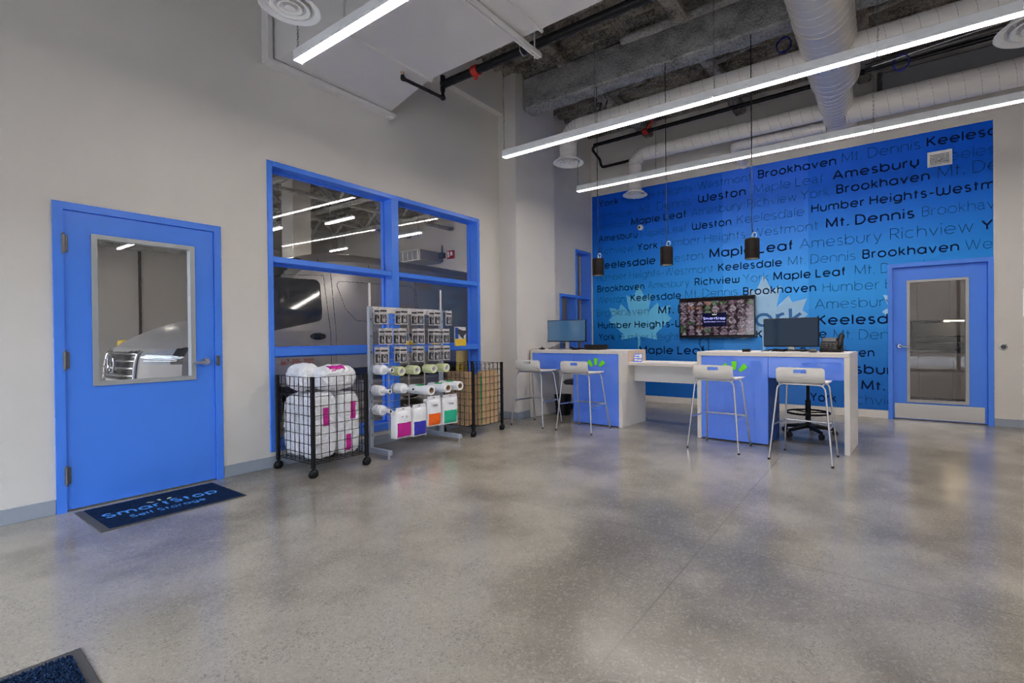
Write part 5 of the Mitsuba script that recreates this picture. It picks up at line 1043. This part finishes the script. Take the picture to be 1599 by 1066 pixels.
hl = (fz > 0.96-0.02*(np.abs(ft)-0.6)) & (fz < 1.07+0.14*(np.abs(ft)-0.6)) & (fs < 0.45)
for sg_ in (1, -1):
    h_ = part(van, 'headlight', skin_patch(hl & (ft*sg_ > 0.58) & (ft*sg_ < 0.90), 0.005), 'm_headlight', smooth=True)
    part(h_, 'dark_lens', skin_patch(hl & (ft*sg_ >= 0.90) & (ft*sg_ < 1.0), 0.005), 'm_van_glass', smooth=True)
    for z in (0.985, 1.02, 1.055): part(h_, 'light_bar', tube(nose_curve(z, 0.62*sg_, 0.96*sg_, 9, 0.010), 0.006, 6), 'm_chrome', smooth=True)
part(van, 'lower_bumper', skin_patch((fz < 0.62) & (fs < 0.2), 0.006), 'm_dark_grey', smooth=True)
for z in (0.825, 0.905, 0.985, 1.065): part(van, 'grille_bar', tube(nose_curve(z, -0.50, 0.50), 0.013, 8), 'm_chrome', smooth=True)
for t in (-0.51, 0.51): part(van, 'grille_surround', tube(np.array([nose_curve(z, t, t, 1)[0] for z in np.linspace(0.77, 1.10, 8)]), 0.016, 8), 'm_chrome', smooth=True)
ec = nose_curve(0.955, 0, 0, 1, 0.035)[0]
em = [tube([ec+[0.105*math.cos(q), 0, 0.105*math.sin(q)] for q in np.linspace(0, 2*np.pi, 33)[:-1]], 0.010, 8, closed=True)]
for q in (90, 210, 330):
    d = np.array([math.cos(math.radians(q)), 0, math.sin(math.radians(q))]); em.append(tube([ec, ec+0.10*d], [0.016, 0.003], 4))
part(van, 'emblem', cat(em), 'm_chrome', smooth=40, label='chrome ring emblem on the grille')
SIDE = lambda lift: (lambda m: trimesh.Trimesh(np.column_stack([VX+hw(np.array(m.vertices)[:, 2])+np.array(m.vertices)[:, 0]+lift, np.array(m.vertices)[:, 1], np.array(m.vertices)[:, 2]]), m.faces, process=False))
def side_patch(name, pol, lift, mat, th=0.004, **kw):
    m = prism(pol.simplify(0.002), th, LEFT(0)); v, f = trimesh.remesh.subdivide_to_size(m.vertices, m.faces, 0.15, max_iter=10)
    part(van, name, SIDE(lift)(trimesh.Trimesh(v, f, process=False)), mat, **kw)
doorwin = sg.Polygon([(2.62, 1.31), (2.94, 1.345), (3.515, 1.476), (3.53, 1.60), (3.53, 1.96), (3.00, 1.945), (2.72, 1.62)]).buffer(-0.04).buffer(0.055, quad_segs=5)
side_patch('door_window', doorwin, 0.002, 'm_van_glass')
side_patch('window_rubber', doorwin.buffer(0.018).difference(doorwin), 0.001, 'm_seam')
def seam(pts, w=0.006): return sg.LineString(pts).buffer(w/2, cap_style=2)
side_patch('door_seam', so.unary_union([seam([(2.33, 0.55), (2.33, 1.30), (2.60, 1.64), (2.88, 2.00), (3.62, 2.06), (3.66, 1.2), (3.665, 0.45)]), seam([(3.725, 2.10), (3.735, 1.2), (3.74, 0.45)]), seam([(3.66, 1.10), (3.735, 1.10)])]), 0.0005, 'm_seam', th=0.002)
rear = sg.Polygon([(3.78, 2.00), (3.90, 1.62), (4.05, 1.46), (5.1, 1.42), (5.1, 2.03)]).buffer(-0.06).buffer(0.06)
side_patch('panel_seam', so.unary_union([rear.boundary.buffer(0.003), seam([(5.13, 2.15), (5.15, 0.5)]), seam([(4.32, 2.28), (4.33, 2.12)]), seam([(3.55, 2.27), (3.66, 2.12), (7.5, 2.10)])]), 0.0005, 'm_seam', th=0.002)
part(van, 'door_handle', cat([xf(trimesh.creation.icosphere(3), np.array([[0.014, 0, 0, VX+HW+0.004], [0, 0.105, 0, 3.485], [0, 0, 0.045, 1.240], [0, 0, 0, 1.0]])), tube([(VX+HW+0.022, 3.40, 1.247), (VX+HW+0.032, 3.47, 1.249), (VX+HW+0.022, 3.56, 1.247)], 0.014, 8)]), 'm_black', smooth=40)
side_patch('side_moulding', sg.box(3.80, 0.62, 7.5, 0.80), 0.004, 'm_black', th=0.012); side_patch('side_moulding', sg.box(3.17, 0.60, 3.66, 0.80).union(sg.box(3.0, 0.5, 3.3, 0.62)), 0.004, 'm_black', th=0.012)
def van_text(text, y0, z, y1, h):
    m = meshkit.text_mesh(text, h, 0.001, bold=True); v = np.array(m.vertices); s = (y1-y0)/(v[:, 0].max()-v[:, 0].min())
    zz = z+v[:, 1]; return trimesh.Trimesh(np.column_stack([VX+hw(zz)+0.003+v[:, 2], y0+(v[:, 0]-v[:, 0].min())*s, zz]), m.faces, process=False)
part(van, 'phone_lettering', van_text('647-895-7582', 3.015, 0.885, 3.42, 0.070), 'm_red', label='dark red phone number')
part(van, 'name_lettering', van_text('SPEED MOVING', 2.96, 1.055, 3.46, 0.065), 'm_red', label='dark red lettering')
for yc in (VY+1.02, VY+4.72):
    for sx in (1, -1):
        M = np.array([[0, 0, sx, VX+sx*(HW-0.235)], [1, 0, 0, yc], [0, 1, 0, 0.345], [0, 0, 0, 1.0]])
        part(van, 'wheel', xf(lathe([(0, 0.02), (0.19, 0.02), (0.23, 0.0), (0.32, 0.0), (0.345, 0.03), (0.345, 0.19), (0.32, 0.215), (0.215, 0.215), (0.20, 0.19), (0.08, 0.20), (0.06, 0.215), (0, 0.215)], 36), M), 'm_tire', smooth=40)
part(van, 'mirror', xf(lumpy(rbox(-0.08, 0.08, -0.05, 0.05, -0.16, 0.16, 0.04), 0.04, 0.0, 1), mv(VX+HW+0.18, 2.52, 1.58)), 'm_black', smooth=True)
part(van, 'mirror_arm', tube([(VX+HW+0.16, 2.53, 1.45), (VX+HW-0.02, 2.60, 1.38)], 0.03, 8), 'm_black', smooth=40)
part(van, 'underbody', box(VX-0.9, VX+0.9, VY+0.3, VY+5.8, 0.33, 0.5), 'm_black')

# ------------------------------------------------------------------ garage fittings
solo('garage_column', rbox(-7.10, -6.60, 5.83, 6.26, 0, ZD-0.02, 0.008), 'm_wall', 'pale square column in the garage behind the upper window panes', 'column')
solo('garage_wall_pier', rbox(-5.78, -4.4, 10.05, 10.5, 0, ZD-0.02, 0.01), 'm_wall', 'pale pier at the end of the garage seen through the right window panes', 'column')
struct('wall_garage_hall', box(-12, -5.8, 10.2, 10.4, 0, ZD+0.1), 'm_wall'); struct('wall_garage_hall_right', box(-4.4, -0.2, 10.2, 10.4, 0, ZD+0.1), 'm_wall')
def bollard(x, y, h, label):
    k = thing('bollard', label, 'bollard', 'yellow bollards'); part(k, 'post', xf(lathe([(0.085, 0), (0.085, h-0.03), (0.07, h-0.006), (0.0, h)], 28), mv(x, y, 0)), 'm_yellow', smooth=40)
    part(k, 'base_ring', xf(lathe([(0.084, 0.0), (0.11, 0.0), (0.10, 0.015), (0.084, 0.02)], 28), mv(x, y, 0)), 'm_grey', smooth=40)
bollard(-0.55, 5.22, 1.06, 'yellow bollard right behind the window at the right wire cart'); bollard(-6.0, 2.70, 1.22, 'yellow bollard far back in the garage behind the van nose')
for i, y in enumerate((1.2, 3.0, 4.8, 6.6, 8.4)):
    k = thing('garage_truss', f'open web steel truss under the garage deck, {ORD[i]} from the near end', 'truss', 'garage trusses')
    z0, z1 = 4.35, ZD-0.02; xs = np.arange(-11.4, -0.3, 0.75)
    part(k, 'bottom_chord', rbox(-11.4, -0.22, y-0.05, y+0.05, z0-0.05, z0+0.03, 0.01), 'm_beam'); part(k, 'top_chord', rbox(-11.4, -0.22, y-0.05, y+0.05, z1-0.07, z1, 0.01), 'm_beam')
    for q, x in enumerate(xs[:-1]): part(k, 'web_bar', tube([(x, y, z0 if q % 2 else z1-0.05), (x+0.75, y, z1-0.05 if q % 2 else z0)], 0.035, 6), 'm_beam')
for i, x in enumerate((-2.2, -4.1, -6.0, -7.9)):
    k = thing('garage_joist', f'open web joist running along the garage, {ORD[i]} from the window', 'joist', 'garage joists'); z0, z1 = 4.45, ZD-0.02; ys = np.arange(0.2, 10.1, 0.7)
    part(k, 'bottom_chord', rbox(x-0.06, x+0.06, -2.9, 10.15, z0-0.05, z0+0.03, 0.01), 'm_beam')
    for q, y in enumerate(ys[:-1]): part(k, 'web_bar', tube([(x, y, z0 if q % 2 else z1-0.05), (x, y+0.7, z1-0.05 if q % 2 else z0)], 0.04, 6), 'm_beam')
k = thing('heater_unit', 'grey heater box with white framed grille high on the garage end wall', 'heater')
part(k, 'casing', rbox(-8.1, -6.46, 9.35, 10.19, 3.48, 3.80, 0.02), 'm_grey')
for i in range(7): part(k, 'grille_panel', rbox(-8.06+0.22*i, -7.86+0.22*i, 9.325, 9.348, 3.51, 3.77, 0.004), 'm_grey')
part(k, 'grille_frame', prism(sg.box(-8.1, 3.48, -6.46, 3.80).difference(so.unary_union([sg.box(-8.07+0.22*i, 3.505, -7.87+0.22*i, 3.775) for i in range(7)]+[sg.box(-6.53, 3.505, -6.48, 3.775)])), 0.03, BACK(9.349)), 'm_white')
k = thing('fire_alarm', 'red fire alarm device with white sounder on the garage end wall', 'alarm')
part(k, 'backbox', rbox(-6.20, -5.92, 10.13, 10.198, 3.58, 3.82, 0.01), 'm_red'); part(k, 'sounder', rbox(-6.16, -6.08, 10.11, 10.129, 3.62, 3.78, 0.006), 'm_white'); part(k, 'strobe', rbox(-6.03, -5.95, 10.11, 10.129, 3.66, 3.78, 0.006), 'm_white')
k = thing('wall_speaker', 'dark bracketed device beside the red fire alarm', 'speaker'); part(k, 'body', rbox(-6.5, -6.3, 10.05, 10.198, 3.62, 3.78, 0.02), 'm_dark_grey'); part(k, 'bracket', cyl((-6.38, 10.12, 3.5), (-6.38, 10.12, 4.0), 0.02, 8), 'm_dark_grey')
solo('garage_end_beam', rbox(-11.9, -11.45, 1.0, 10.0, 3.62, 4.1, 0.02), 'm_beam', 'dark sprayed beam high along the far garage wall behind the door glass', 'beam')
solo('standpipe', cyl((-11.85, 4.5, 0), (-11.85, 4.5, 3.6), 0.03, 12), 'm_black', 'thin dark vertical pipe on the far garage wall behind the door glass', 'pipe', smooth=40)
